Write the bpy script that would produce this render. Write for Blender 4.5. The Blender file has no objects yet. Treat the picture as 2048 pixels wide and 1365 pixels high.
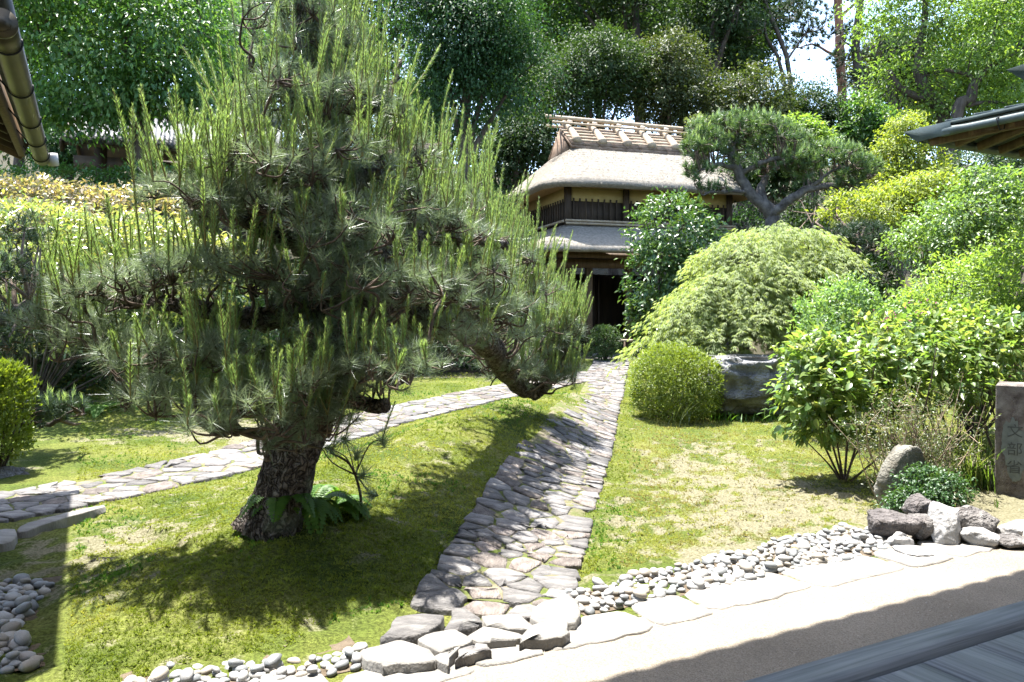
import bpy, math, random
import numpy as np
from mathutils import Vector, Matrix

# ------------------------------------------------------------------ camera, sky, sun, exposure
EYE = 1.6                                   # camera height above the paving in metres
FOC = 28.0 / 36.0 * 2048.0                  # focal length in photo pixels
PITCH = math.atan(52.5 / FOC)
scene = bpy.context.scene
COL = scene.collection
cam_d = bpy.data.cameras.new('camera'); cam = bpy.data.objects.new('camera', cam_d); COL.objects.link(cam)
cam.location = (0, 0, EYE); cam.rotation_euler = (math.pi / 2 - PITCH, 0, 0)
cam_d.lens = 28.0; cam_d.sensor_width = 36.0; cam_d.clip_start = 0.05; cam_d.clip_end = 2000
cam_d.dof.use_dof = True; cam_d.dof.focus_distance = 5.6; cam_d.dof.aperture_fstop = 8.0
scene.camera = cam

SUN = Vector((-0.15, 0.18, 1.0)).normalized()          # towards the sun
elev = math.asin(SUN.z); azim = math.atan2(SUN.x, SUN.y)
world = bpy.data.worlds.new('World'); scene.world = world; world.use_nodes = True
wn = world.node_tree; wn.nodes.clear()
sky = wn.nodes.new('ShaderNodeTexSky'); sky.sky_type = 'NISHITA'; sky.sun_disc = False
sky.sun_elevation = elev; sky.sun_rotation = azim; sky.air_density = 1.0; sky.dust_density = 1.5; sky.ozone_density = 1.0
bgn = wn.nodes.new('ShaderNodeBackground'); bgn.inputs[1].default_value = 0.14
won = wn.nodes.new('ShaderNodeOutputWorld')
wn.links.new(sky.outputs[0], bgn.inputs[0]); wn.links.new(bgn.outputs[0], won.inputs[0])
sun_d = bpy.data.lights.new('sun', 'SUN'); sun_d.energy = 4.3; sun_d.angle = math.radians(0.6); sun_d.color = (1.0, 0.97, 0.925)
sun_o = bpy.data.objects.new('sun', sun_d); COL.objects.link(sun_o)
sun_o.rotation_euler = (-SUN).to_track_quat('-Z', 'Y').to_euler(); sun_o.location = (-4, 3, 30)
vs = scene.view_settings
scene.display_settings.display_device = 'sRGB'
vs.view_transform = 'Standard'; vs.look = 'None'; vs.gamma = 1.0; vs.use_curve_mapping = False; vs.exposure = 2.42
scene.cycles.max_bounces = 6; scene.cycles.diffuse_bounces = 3; scene.cycles.glossy_bounces = 2
scene.cycles.transmission_bounces = 4; scene.cycles.transparent_max_bounces = 4
scene.cycles.sample_clamp_indirect = 6.0; scene.cycles.use_denoising = True; scene.cycles.denoiser = 'OPENIMAGEDENOISE'; scene.cycles.denoising_prefilter = 'ACCURATE'; scene.cycles.denoising_input_passes = 'RGB_ALBEDO_NORMAL'

# ------------------------------------------------------------------ helpers
rng = np.random.default_rng(11)
UP = np.array((0., 0., 1.))
cp, sp_ = math.cos(PITCH), math.sin(PITCH)

def P(px, py, y):
    """world point seen at photo pixel (px,py) at world depth y"""
    xc = (px - 1024.0) / FOC; yc = -(py - 682.5) / FOC
    d = np.array((xc, cp + yc * sp_, -sp_ + yc * cp))
    return np.array((0, 0, EYE)) + d * (y / d[1])

def sm(a, b, x):
    t = np.clip((np.asarray(x, float) - a) / (b - a), 0, 1); return t * t * (3 - 2 * t)

def _h(i, j, k, s):
    n = (i * 374761393 + j * 668265263 + k * 2147483647 + s * 974711) & 0x7fffffff
    n = ((n ^ (n >> 13)) * 1274126177) & 0x7fffffff
    return ((n ^ (n >> 16)) & 0xffff) / 65535.0

def vnoise(p, s=0):
    """value noise, p (n,3) -> (n,) in 0..1"""
    p = np.asarray(p, float); i = np.floor(p).astype(np.int64); f = p - i; f = f * f * (3 - 2 * f)
    r = 0
    for a in (0, 1):
        for b in (0, 1):
            for c in (0, 1):
                w = (f[:, 0] if a else 1 - f[:, 0]) * (f[:, 1] if b else 1 - f[:, 1]) * (f[:, 2] if c else 1 - f[:, 2])
                r = r + w * _h(i[:, 0] + a, i[:, 1] + b, i[:, 2] + c, s)
    return r

def fbm(p, o=3, s=0):
    p = np.asarray(p, float); r = 0; a = .5; t = 0
    for k in range(o):
        r = r + a * vnoise(p * 2 ** k, s + k); t += a; a *= .5
    return r / t

def nrm(v):
    return v / (np.linalg.norm(v, axis=-1, keepdims=True) + 1e-9)

def rdir(n):
    return nrm(rng.normal(size=(n, 3)))

AZN = math.radians(-28.0)                   # the buildings' axes: N points out into the garden, E along the veranda
NV = np.array((math.sin(AZN), math.cos(AZN))); EV = np.array((math.cos(AZN), -math.sin(AZN)))
def NE(d, e, z=0.0):
    return np.array((NV[0] * d + EV[0] * e, NV[1] * d + EV[1] * e, z))

def seg_dist(x, y, pts):
    """distance to a polyline; also interpolated extra columns"""
    x = np.asarray(x, float); y = np.asarray(y, float)
    best = np.full(x.shape, 1e9); ext = [np.zeros(x.shape) for _ in range(len(pts[0]) - 2)]; side = np.zeros(x.shape)
    for a, b in zip(pts[:-1], pts[1:]):
        dx, dy = b[0] - a[0], b[1] - a[1]; L2 = dx * dx + dy * dy
        t = np.clip(((x - a[0]) * dx + (y - a[1]) * dy) / L2, 0, 1)
        d = np.hypot(x - a[0] - t * dx, y - a[1] - t * dy)
        m = d < best; best = np.where(m, d, best)
        for k in range(len(ext)):
            ext[k] = np.where(m, a[2 + k] + t * (b[2 + k] - a[2 + k]), ext[k])
    return best, ext

MOUND = [(-3.0, 4.3, .06, .8), (-1.75, 4.6, .20, .95), (-1.5, 5.1, .28, 1.0), (-1.0, 6.6, .40, 1.1), (-.55, 8.2, .50, 1.05), (.15, 10.0, .46, .9), (.9, 12.3, .22, .7)]
PATH_A = [(-.20, 3.75), (.33, 6.9), (.75, 9.2), (1.12, 11.5), (1.62, 14.5), (2.4, 19.2), (2.6, 21.5)]      # main path, centre line
PATH_B = [(-5.6, 5.7), (-4.3, 6.5), (-3.65, 7.5), (-2.9, 8.75), (-1.9, 11.2), (-.6, 13.4), (.6, 15.2), (1.9, 17.0)]  # left path

def H(x, y):
    x = np.asarray(x, float); y = np.asarray(y, float)
    e = .04 * np.clip(y - 8, 0, 19)
    e = e + np.clip(y - 27, 0, 40) * .32
    e = e + sm(3.0, 7.0, -x) * sm(10.5, 17, y) * 2.0
    e = e + sm(5.0, 8.0, x) * sm(8, 14, y) * .7
    d, (h, w) = seg_dist(x, y, MOUND)
    return e + h * np.exp(-(d / w) ** 2)

def G(px, py):
    """ground point seen at a photo pixel"""
    lo = 1.0
    for y in np.arange(2.0, 60, .02):
        p = P(px, py, y)
        if p[2] <= H(p[0], p[1]):
            return np.array((p[0], p[1], float(H(p[0], p[1]))))
    return P(px, py, 40)

def on_ground(x, y, dz=0.0):
    return np.array((x, y, float(H(x, y)) + dz))

class MB:
    """collects geometry with a per-vertex random number, links it as one mesh object"""
    def __init__(s): s.v = []; s.f = []; s.r = []; s.n = 0
    def add(s, v, f, r=None):
        v = np.asarray(v, float).reshape(-1, 3); f = np.asarray(f, np.int64)
        s.v.append(v); s.f.append(f + s.n); s.n += len(v)
        s.r.append(np.full(len(v), rng.random()) if r is None else np.broadcast_to(np.asarray(r, float), (len(v),)))
        return s
    def mesh(s, name, mat, smooth=False):
        me = bpy.data.meshes.new(name)
        V = np.concatenate(s.v) if s.v else np.zeros((0, 3))
        loops = np.concatenate([f.ravel() for f in s.f]); tot = np.concatenate([np.full(len(f), f.shape[1]) for f in s.f])
        start = np.concatenate(([0], np.cumsum(tot)[:-1]))
        me.vertices.add(len(V)); me.vertices.foreach_set('co', V.astype(np.float32).ravel())
        me.loops.add(len(loops)); me.loops.foreach_set('vertex_index', loops.astype(np.int32))
        me.polygons.add(len(tot)); me.polygons.foreach_set('loop_start', start.astype(np.int32)); me.polygons.foreach_set('loop_total', tot.astype(np.int32))
        me.update(calc_edges=True)
        if smooth: me.polygons.foreach_set('use_smooth', np.ones(len(tot), bool))
        a = me.attributes.new('rnd', 'FLOAT', 'POINT'); a.data.foreach_set('value', np.concatenate(s.r).astype(np.float32))
        if mat is not None: me.materials.append(mat)
        me.validate()
        return me
    def build(s, name, mat, parent=None, smooth=False, loc=None):
        return link(name, s.mesh(name, mat, smooth), parent, loc)

def link(name, me, parent=None, loc=None):
    o = bpy.data.objects.new(name, me); COL.objects.link(o)
    if parent is not None: o.parent = parent
    if loc is not None: o.location = loc
    return o

def thing(name, label, cat, loc=(0, 0, 0), rz=0.0, group=None):
    o = bpy.data.objects.new(name, None); COL.objects.link(o); o.empty_display_size = .1
    o.location = loc; o.rotation_euler = (0, 0, rz); tag(o, label, cat, group); return o

def tag(o, label=None, cat=None, group=None, kind=None):
    if label: o['label'] = label
    if cat: o['category'] = cat
    if group: o['group'] = group
    if kind: o['kind'] = kind
    return o

def put(o, parent):
    """make o a child of parent without moving it"""
    o.parent = parent
    o.matrix_parent_inverse = Matrix.LocRotScale(parent.location, parent.rotation_euler, parent.scale).inverted()
    return o

BOXF = np.array([(0, 3, 2, 1), (4, 5, 6, 7), (0, 1, 5, 4), (1, 2, 6, 5), (2, 3, 7, 6), (3, 0, 4, 7)])
def box(mb, c, s, R=None, r=None):
    v = np.array([(-1, -1, -1), (1, -1, -1), (1, 1, -1), (-1, 1, -1), (-1, -1, 1), (1, -1, 1), (1, 1, 1), (-1, 1, 1)]) * (np.asarray(s) / 2)
    if R is not None: v = v @ np.asarray(R).T
    mb.add(v + np.asarray(c), BOXF, r)

def frame(d):
    d = np.asarray(d, float); d = d / np.linalg.norm(d)
    a = np.cross(d, (0, 0, 1)) if abs(d[2]) < .95 else np.cross(d, (1, 0, 0))
    a /= np.linalg.norm(a); return a, np.cross(a, d)

def bar(mb, a, b, w, h, r=None):
    """box beam from a to b, w wide (horizontal), h high"""
    a = np.asarray(a, float); b = np.asarray(b, float); d = b - a; L = np.linalg.norm(d); d /= L
    s, u = frame(d); u = -u if u[2] < 0 else u
    box(mb, (a + b) / 2, (L, w, h), np.stack((d, s, u), 1), r)

def tube(mb, pts, rad, n=8, cap=True, r=None, wob=0.0):
    pts = np.asarray(pts, float); m = len(pts); rad = np.broadcast_to(np.asarray(rad, float), (m,))
    t = np.gradient(pts, axis=0); t = nrm(t)
    a, _ = frame(t[0]); V = []
    ang = np.linspace(0, 2 * math.pi, n, endpoint=False)
    for i in range(m):
        a = a - t[i] * np.dot(a, t[i]); a /= np.linalg.norm(a); b = np.cross(t[i], a)
        k = rad[i] * (1 + (wob * (rng.random(n) - .5) if wob else 0))
        V.append(pts[i] + (np.cos(ang) * k)[:, None] * a + (np.sin(ang) * k)[:, None] * b)
    V = np.concatenate(V); j = np.arange(n); F = []
    for i in range(m - 1):
        F.append(np.stack((i * n + j, i * n + (j + 1) % n, (i + 1) * n + (j + 1) % n, (i + 1) * n + j), 1))
    mb.add(V, np.concatenate(F), r)
    if cap:
        base = mb.n - len(V)
        mb.f.append(np.array([base + j[::-1]])); mb.f.append(np.array([base + (m - 1) * n + j]))

def spline(pts, k=6):
    """Catmull-Rom through rows of pts"""
    p = np.asarray(pts, float); q = np.vstack((2 * p[0] - p[1], p, 2 * p[-1] - p[-2])); out = []
    for i in range(1, len(q) - 2):
        for t in np.linspace(0, 1, k, endpoint=False):
            out.append(.5 * (2 * q[i] + (q[i + 1] - q[i - 1]) * t + (2 * q[i - 1] - 5 * q[i] + 4 * q[i + 1] - q[i + 2]) * t ** 2 + (3 * q[i] - q[i - 1] - 3 * q[i + 1] + q[i + 2]) * t ** 3))
    out.append(p[-1]); return np.array(out)

# ------------------------------------------------------------------ materials
def nodes(name):
    m = bpy.data.materials.new(name); m.use_nodes = True; nt = m.node_tree; nt.nodes.clear()
    out = nt.nodes.new('ShaderNodeOutputMaterial'); return m, nt, out
def nd(nt, t, **k):
    n = nt.nodes.new(t)
    for a, b in k.items():
        if a[0] == 'i' and a[1:].isdigit(): n.inputs[int(a[1:])].default_value = b
        else: setattr(n, a, b)
    return n
def ramp(nt, src, stops):
    r = nt.nodes.new('ShaderNodeValToRGB'); e = r.color_ramp.elements
    while len(e) < len(stops): e.new(.5)
    for x, (p, c) in zip(e, stops): x.position = p; x.color = (*c, 1)
    if src is not None: nt.links.new(src, r.inputs[0])
    return r
def mixc(nt, f, a, b, mode='MIX'):
    m = nt.nodes.new('ShaderNodeMix'); m.data_type = 'RGBA'; m.blend_type = mode
    for sock, v in ((m.inputs[0], f), (m.inputs[6], a), (m.inputs[7], b)):
        if hasattr(v, 'links'): nt.links.new(v, sock)
        else: sock.default_value = v if not isinstance(v, tuple) else (*v, 1)
    return m.outputs[2]
def bumpn(nt, h, s, d):
    b = nt.nodes.new('ShaderNodeBump'); b.inputs['Strength'].default_value = s; b.inputs['Distance'].default_value = d
    nt.links.new(h, b.inputs['Height']); return b.outputs[0]
def tex(nt, kind, scale, coord='Object', stretch=None, **k):
    tc = nt.nodes.new('ShaderNodeTexCoord'); src = tc.outputs[coord]
    if stretch is not None:
        mp = nt.nodes.new('ShaderNodeMapping'); mp.inputs['Scale'].default_value = stretch; nt.links.new(src, mp.inputs[0]); src = mp.outputs[0]
    n = nt.nodes.new(kind); n.inputs['Scale'].default_value = scale; nt.links.new(src, n.inputs['Vector'])
    for a, b in k.items(): n.inputs[a].default_value = b
    return n

def leaf_mat(name, cols, trans=.35, rough=.45, spec=.5, tcol=None):
    """cols: leaf colours spread over the leaf's own random number"""
    m, nt, out = nodes(name)
    at = nd(nt, 'ShaderNodeAttribute', attribute_name='rnd')
    n = len(cols); r = ramp(nt, at.outputs['Fac'], [(i / max(1, n - 1), c) for i, c in enumerate(cols)])
    b = nt.nodes.new('ShaderNodeBsdfPrincipled'); b.inputs['Roughness'].default_value = rough
    b.inputs['Specular IOR Level'].default_value = spec
    nt.links.new(r.outputs[0], b.inputs['Base Color'])
    t = nt.nodes.new('ShaderNodeBsdfTranslucent')
    tc = mixc(nt, 1.0, r.outputs[0], tcol or (1.9, 1.9, .75), 'MULTIPLY'); nt.links.new(tc, t.inputs[0])
    mx = nt.nodes.new('ShaderNodeMixShader'); mx.inputs[0].default_value = trans
    nt.links.new(b.outputs[0], mx.inputs[1]); nt.links.new(t.outputs[0], mx.inputs[2]); nt.links.new(mx.outputs[0], out.inputs[0])
    return m

def solid_mat(name, stops, scale=6.0, rough=.8, bump=.3, dist=.01, stretch=None, detail=6.0, spec=.3, fine=None, coord='Object', vary=0.0, metal=0.0):
    """noise-coloured solid; vary: strength of a per-piece tint from 'rnd'"""
    m, nt, out = nodes(name)
    n = tex(nt, 'ShaderNodeTexNoise', scale, coord, stretch, Detail=detail, Roughness=.6)
    r = ramp(nt, n.outputs[0], stops); c = r.outputs[0]
    if vary:
        at = nd(nt, 'ShaderNodeAttribute', attribute_name='rnd')
        v = ramp(nt, at.outputs['Fac'], [(0, (1 - vary,) * 3), (1, (1 + vary * .6,) * 3)])
        c = mixc(nt, 1.0, c, v.outputs[0], 'MULTIPLY')
    b = nt.nodes.new('ShaderNodeBsdfPrincipled'); b.inputs['Roughness'].default_value = rough; b.inputs['Specular IOR Level'].default_value = spec
    b.inputs['Metallic'].default_value = metal
    nt.links.new(c, b.inputs['Base Color'])
    h = n.outputs[0]
    if fine:
        n2 = tex(nt, 'ShaderNodeTexNoise', fine, coord, stretch, Detail=4.0)
        ad = nd(nt, 'ShaderNodeMath', operation='ADD'); nt.links.new(h, ad.inputs[0]); nt.links.new(n2.outputs[0], ad.inputs[1]); h = ad.outputs[0]
    nt.links.new(bumpn(nt, h, bump, dist), b.inputs['Normal'])
    nt.links.new(b.outputs[0], out.inputs[0]); return m

M = {}
M['wood_dark'] = solid_mat('dark_weathered_wood', [(.3, (.022, .016, .012)), (.7, (.07, .048, .032))], 5, .75, .3, .01, (1, 1, .15))
M['wood_brown'] = solid_mat('brown_wood', [(.3, (.06, .037, .02)), (.7, (.14, .09, .05))], 5, .65, .25, .008, (6, 6, .6))
M['wood_grey'] = solid_mat('grey_weathered_boards', [(.25, (.17, .178, .20)), (.75, (.29, .30, .325))], 3, .45, .2, .004, None, 8, .5, 90, vary=.10)
M['plaster'] = solid_mat('ochre_plaster', [(.3, (.30, .235, .105)), (.7, (.37, .295, .14))], 4, .9, .1, .004)
M['bamboo'] = solid_mat('dried_bamboo', [(.3, (.27, .20, .125)), (.7, (.40, .33, .24))], 8, .5, .1, .004, vary=.15)
M['log'] = solid_mat('peeled_log', [(.3, (.24, .185, .125)), (.7, (.38, .31, .23))], 6, .7, .25, .008, vary=.1)
M['bark_sheet'] = solid_mat('bark_sheet', [(.35, (.11, .07, .045)), (.65, (.22, .16, .115))], 7, .85, .5, .02)
M['copper'] = solid_mat('green_copper', [(.3, (.04, .052, .05)), (.7, (.085, .105, .10))], 5, .45, .1, .004, metal=.2)
M['copper_gutter'] = solid_mat('olive_copper_gutter', [(.3, (.04, .033, .018)), (.7, (.08, .066, .036))], 5, .42, .1, .004, metal=.4, spec=.5)
M['tile'] = solid_mat('grey_roof_tile', [(.3, (.03, .033, .037)), (.7, (.08, .085, .093))], 5, .55, .1, .004, vary=.2, spec=.6)
M['wire'] = solid_mat('black_wire', [(.3, (.01, .01, .01)), (.7, (.02, .02, .02))], 5, .5, .05, .002)
M['stone'] = solid_mat('path_stone', [(.28, (.055, .05, .047)), (.46, (.115, .107, .10)), (.64, (.195, .183, .168)), (.78, (.28, .265, .245))], 6, .75, .7, .02, (1, 2.6, 1), 12, .4, 40, vary=.5)
M['stone_brown'] = solid_mat('brown_path_stone', [(.28, (.06, .048, .042)), (.46, (.13, .108, .093)), (.64, (.21, .18, .155)), (.78, (.29, .26, .23))], 8, .8, .8, .02, (2.2, 1, 1), 12, .3, 40, vary=.5)
M['slab'] = solid_mat('pale_slab', [(.25, (.12, .112, .10)), (.5, (.20, .188, .168)), (.75, (.28, .265, .238))], 4, .8, .5, .015, (1.0, 3.2, 1), 10, .3, 45, vary=.16)
M['rock'] = solid_mat('garden_rock', [(.3, (.07, .062, .058)), (.5, (.15, .138, .128)), (.72, (.26, .245, .23))], 7, .85, 1.0, .06, None, 10, .3, 30, vary=.25)
M['pebble'] = solid_mat('river_pebble', [(.2, (.21, .205, .195)), (.8, (.34, .33, .31))], 9, .55, .2, .005, None, 6, .5, None, vary=.38)
M['wet_rock'] = solid_mat('grey_basin_rock', [(.3, (.045, .045, .045)), (.5, (.13, .128, .125)), (.70, (.26, .255, .25))], 3.2, .55, .8, .05, None, 10, .5, 25)
M['soil'] = solid_mat('garden_soil', [(.3, (.06, .045, .03)), (.7, (.15, .12, .085))], 9, .95, .8, .02, None, 8, .1, 60)
M['bark_smooth'] = solid_mat('dark_bark', [(.3, (.030, .024, .020)), (.7, (.11, .09, .075))], 4, .9, .9, .04, (3, 3, .7), 8, .2)
M['bark_red'] = solid_mat('red_pine_bark', [(.3, (.16, .075, .05)), (.7, (.34, .19, .13))], 4, .9, .9, .04, (2, 2, .7), 8, .2)
M['bark_pale'] = solid_mat('pale_pine_bark', [(.3, (.03, .026, .024)), (.7, (.15, .135, .125))], 9, .9, .9, .03, (1, 1, .8), 8, .2)
M['twig'] = solid_mat('twig', [(.3, (.055, .04, .030)), (.7, (.15, .11, .082))], 20, .9, .4, .004, vary=.3)
M['twig_pale'] = solid_mat('pale_twig', [(.3, (.16, .12, .08)), (.7, (.34, .27, .19))], 20, .9, .4, .004, vary=.3)

# leaves
M['needle_old'] = leaf_mat('old_needles', [(.085, .125, .072), (.14, .19, .115), (.21, .255, .18), (.31, .34, .27)], .34, .38, .9, (1.4, 1.5, .9))
M['needle_new'] = leaf_mat('new_needles', [(.14, .22, .095), (.205, .295, .14), (.30, .385, .225)], .42, .45, .4)
M['shoot_stem'] = solid_mat('shoot_stem', [(.3, (.16, .14, .045)), (.7, (.27, .23, .085))], 30, .7, .2, .002)
M['needle_far'] = leaf_mat('pine_needles_far', [(.045, .085, .035), (.075, .125, .05), (.11, .165, .065)], .3, .42, .5)
M['needle_dark'] = leaf_mat('dark_pine_needles', [(.018, .036, .020), (.034, .060, .030), (.058, .088, .044)], .15, .5, .4)
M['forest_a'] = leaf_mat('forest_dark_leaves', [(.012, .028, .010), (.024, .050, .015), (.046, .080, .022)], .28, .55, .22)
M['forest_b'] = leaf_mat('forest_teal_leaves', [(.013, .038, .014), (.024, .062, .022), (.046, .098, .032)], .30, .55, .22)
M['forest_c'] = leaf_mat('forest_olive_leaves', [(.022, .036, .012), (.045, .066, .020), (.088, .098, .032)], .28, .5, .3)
M['cherry'] = leaf_mat('glossy_green_leaves', [(.026, .080, .024), (.050, .122, .034), (.075, .150, .040), (.13, .20, .05)], .40, .42, .4)
M['bright'] = leaf_mat('bright_young_leaves', [(.07, .135, .032), (.12, .195, .045), (.18, .25, .06)], .48, .45, .4)
M['maple_y'] = leaf_mat('yellow_maple_leaves', [(.10, .150, .025), (.16, .20, .035), (.22, .25, .05)], .45, .5, .35)
M['lace'] = leaf_mat('laceleaf_leaves', [(.12, .17, .06), (.185, .235, .095), (.26, .305, .145)], .40, .5, .3)
M['camellia'] = leaf_mat('camellia_leaves', [(.020, .055, .018), (.038, .088, .027), (.07, .130, .038), (.14, .18, .05)], .28, .36, .45)
M['azalea'] = leaf_mat('azalea_leaves', [(.060, .100, .014), (.120, .165, .020), (.19, .225, .032)], .35, .45, .4)
M['box'] = leaf_mat('clipped_bush_leaves', [(.020, .046, .012), (.038, .074, .018), (.06, .10, .024)], .25, .5, .4)
M['hedge'] = leaf_mat('mixed_hedge_leaves', [(.055, .11, .03), (.12, .18, .055), (.21, .235, .085), (.27, .27, .13), (.30, .25, .15)], .35, .30, .65)
M['hedge_top'] = leaf_mat('orange_hedge_leaves', [(.17, .20, .08), (.26, .24, .12), (.29, .21, .13), (.32, .29, .21)], .35, .30, .65)
M['hedge_green'] = leaf_mat('green_hedge_leaves', [(.03, .085, .02), (.06, .13, .03)], .3, .4, .5)
M['broad'] = leaf_mat('broad_yellowgreen_leaves', [(.055, .12, .038), (.105, .175, .052), (.17, .23, .07), (.27, .28, .12)], .42, .32, .6)
M['shrub_l'] = leaf_mat('light_shrub_leaves', [(.07, .145, .055), (.12, .20, .075), (.18, .26, .10)], .42, .40, .5)
M['clover'] = leaf_mat('bush_clover_leaves', [(.085, .16, .04), (.145, .225, .055), (.22, .28, .08)], .45, .45, .4)
M['shrub_g'] = leaf_mat('mid_shrub_leaves', [(.065, .125, .04), (.11, .18, .055), (.17, .235, .075)], .40, .38, .5)
M['tiny'] = leaf_mat('tiny_greygreen_leaves', [(.045, .07, .025), (.085, .11, .045), (.14, .16, .085)], .3, .4, .5)
M['dark_small'] = leaf_mat('dark_small_leaves', [(.022, .06, .022), (.042, .092, .03), (.075, .13, .05)], .28, .4, .4)
M['fern'] = leaf_mat('fern_leaves', [(.06, .14, .02), (.10, .19, .03)], .45, .5, .35)
M['grass'] = leaf_mat('grass_blades', [(.06, .13, .025), (.11, .18, .04), (.18, .21, .07)], .4, .4, .4)
M['pink'] = leaf_mat('pink_flowers', [(.30, .06, .17), (.42, .10, .26)], .4, .6, .2, (1.3, .9, 1.2))
M['moss'] = leaf_mat('moss_tips', [(.055, .088, .016), (.125, .162, .030), (.21, .235, .05), (.29, .285, .09), (.23, .185, .09)], .35, .8, .1, (1.5, 1.6, .6))
M['moss_g'] = leaf_mat('green_moss_tips', [(.045, .115, .018), (.08, .165, .032), (.13, .21, .05)], .35, .8, .1, (1.5, 1.6, .6))
M['dry'] = leaf_mat('dry_ground_litter', [(.17, .145, .095), (.26, .23, .165), (.12, .10, .06)], .2, .8, .1, (1, 1, 1))

# ------------------------------------------------------------------ ground
PAVE_D = 3.42
def de(x, y):
    x = np.asarray(x, float); y = np.asarray(y, float)
    return NV[0] * x + NV[1] * y, EV[0] * x + EV[1] * y
_H0 = H
def H(x, y):
    d, e = de(x, y)
    x = np.asarray(x, float); y = np.asarray(y, float)
    f = sm(3.3, 4.5, d) * sm(-.5, .5, e)
    base = _H0(x, y); md, (h, w) = seg_dist(x, y, MOUND); m = h * np.exp(-(md / w) ** 2)
    return base - m * (1 - f)

def a_left(y): return np.interp(y, (0, 6.5, 8.2, 9.4, 11.2, 14.0, 16.5), (.46, .44, .30, .14, .02, .08, .46))
def path_mask(x, y):
    a, (cx,) = seg_dist(x, y, [(p, q, p) for p, q in PATH_A]); b, _ = seg_dist(x, y, PATH_B)
    w = np.where(np.asarray(x) < cx, a_left(y), .44)
    return np.minimum(a / w, b / .58)

def dirt(x, y):
    x = np.asarray(x, float).ravel(); y = np.asarray(y, float).ravel()
    p = np.stack((x, y, 0 * x), 1)
    n = fbm(p * 1.4, 3, 5); n2 = fbm(p * 11.0, 3, 9)
    lawn = np.exp(-(((x - 2.25 - (y - 7) * .12) / 1.1) ** 2 + ((y - 7.0) / 2.0) ** 2)) * .74
    lawn = np.maximum(lawn, np.exp(-(((x - 1.6) / .8) ** 2 + ((y - 5.2) / .8) ** 2)) * .55)
    left = np.exp(-(((x + 3.3) / 1.3) ** 2 + ((y - 10.2) / .9) ** 2)) * 1.0
    bed = sm(2.9, 3.6, x - (y - 5) * .18) * sm(4.8, 5.6, y) * sm(9.5, 8.0, y) * .95
    wing = np.exp(-(((x + 3.0) / .9) ** 2 + ((y - 5.2) / .8) ** 2)) * .35
    d = np.maximum.reduce([lawn, left, bed, wing])
    return np.clip(d * 1.2 + (n - .5) * .8 + (n2 - .5) * 1.9 - .06, 0, 1)

ys = np.concatenate((np.arange(-40, 2.4, 2.0), np.arange(2.4, 7.5, .045), np.arange(7.5, 14, .09), np.arange(14, 30, .4), np.arange(30, 70, 3), np.arange(70, 420, 50)))
xs = np.concatenate((np.arange(-320, -40, 40), np.arange(-40, -8, 2), np.arange(-8, -4.5, .25), np.arange(-4.5, 4.6, .05), np.arange(4.6, 9, .25), np.arange(9, 40, 2), np.arange(40, 321, 40)))
X, Y = np.meshgrid(xs, ys); Zg = H(X, Y)
dd, ee = de(X, Y)
pp = np.stack((X.ravel(), Y.ravel(), 0 * X.ravel()), 1)
near = (sm(16, 9, Y) * sm(PAVE_D - .05, PAVE_D + .35, dd)).ravel()
bumps = ((fbm(pp * 5, 3, 21) - .5) * .06 + (fbm(pp * 14, 2, 31) - .5) * .045) * near
pm = path_mask(X.ravel(), Y.ravel()); bumps *= sm(.7, 1.15, pm)
Zg = Zg + bumps.reshape(Zg.shape) - .012 * sm(1.1, .9, pm).reshape(Zg.shape)
Zg = np.where(dd < PAVE_D - .1, -.02, Zg)
dv = dirt(X, Y); far = sm(13, 19, Y).ravel() * (1 - .85 * np.exp(-((X.ravel() - 1.6 - .12 * (Y.ravel() - 14)) / 1.6) ** 2) * sm(21, 19.5, Y).ravel())
dv = np.where(far > .5, 2.0, dv)
gm = MB(); ny, nx = X.shape; idx = np.arange(ny * nx).reshape(ny, nx)
gm.add(np.stack((X, Y, Zg), -1), np.stack((idx[:-1, :-1], idx[:-1, 1:], idx[1:, 1:], idx[1:, :-1]), -1).reshape(-1, 4), dv)

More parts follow.
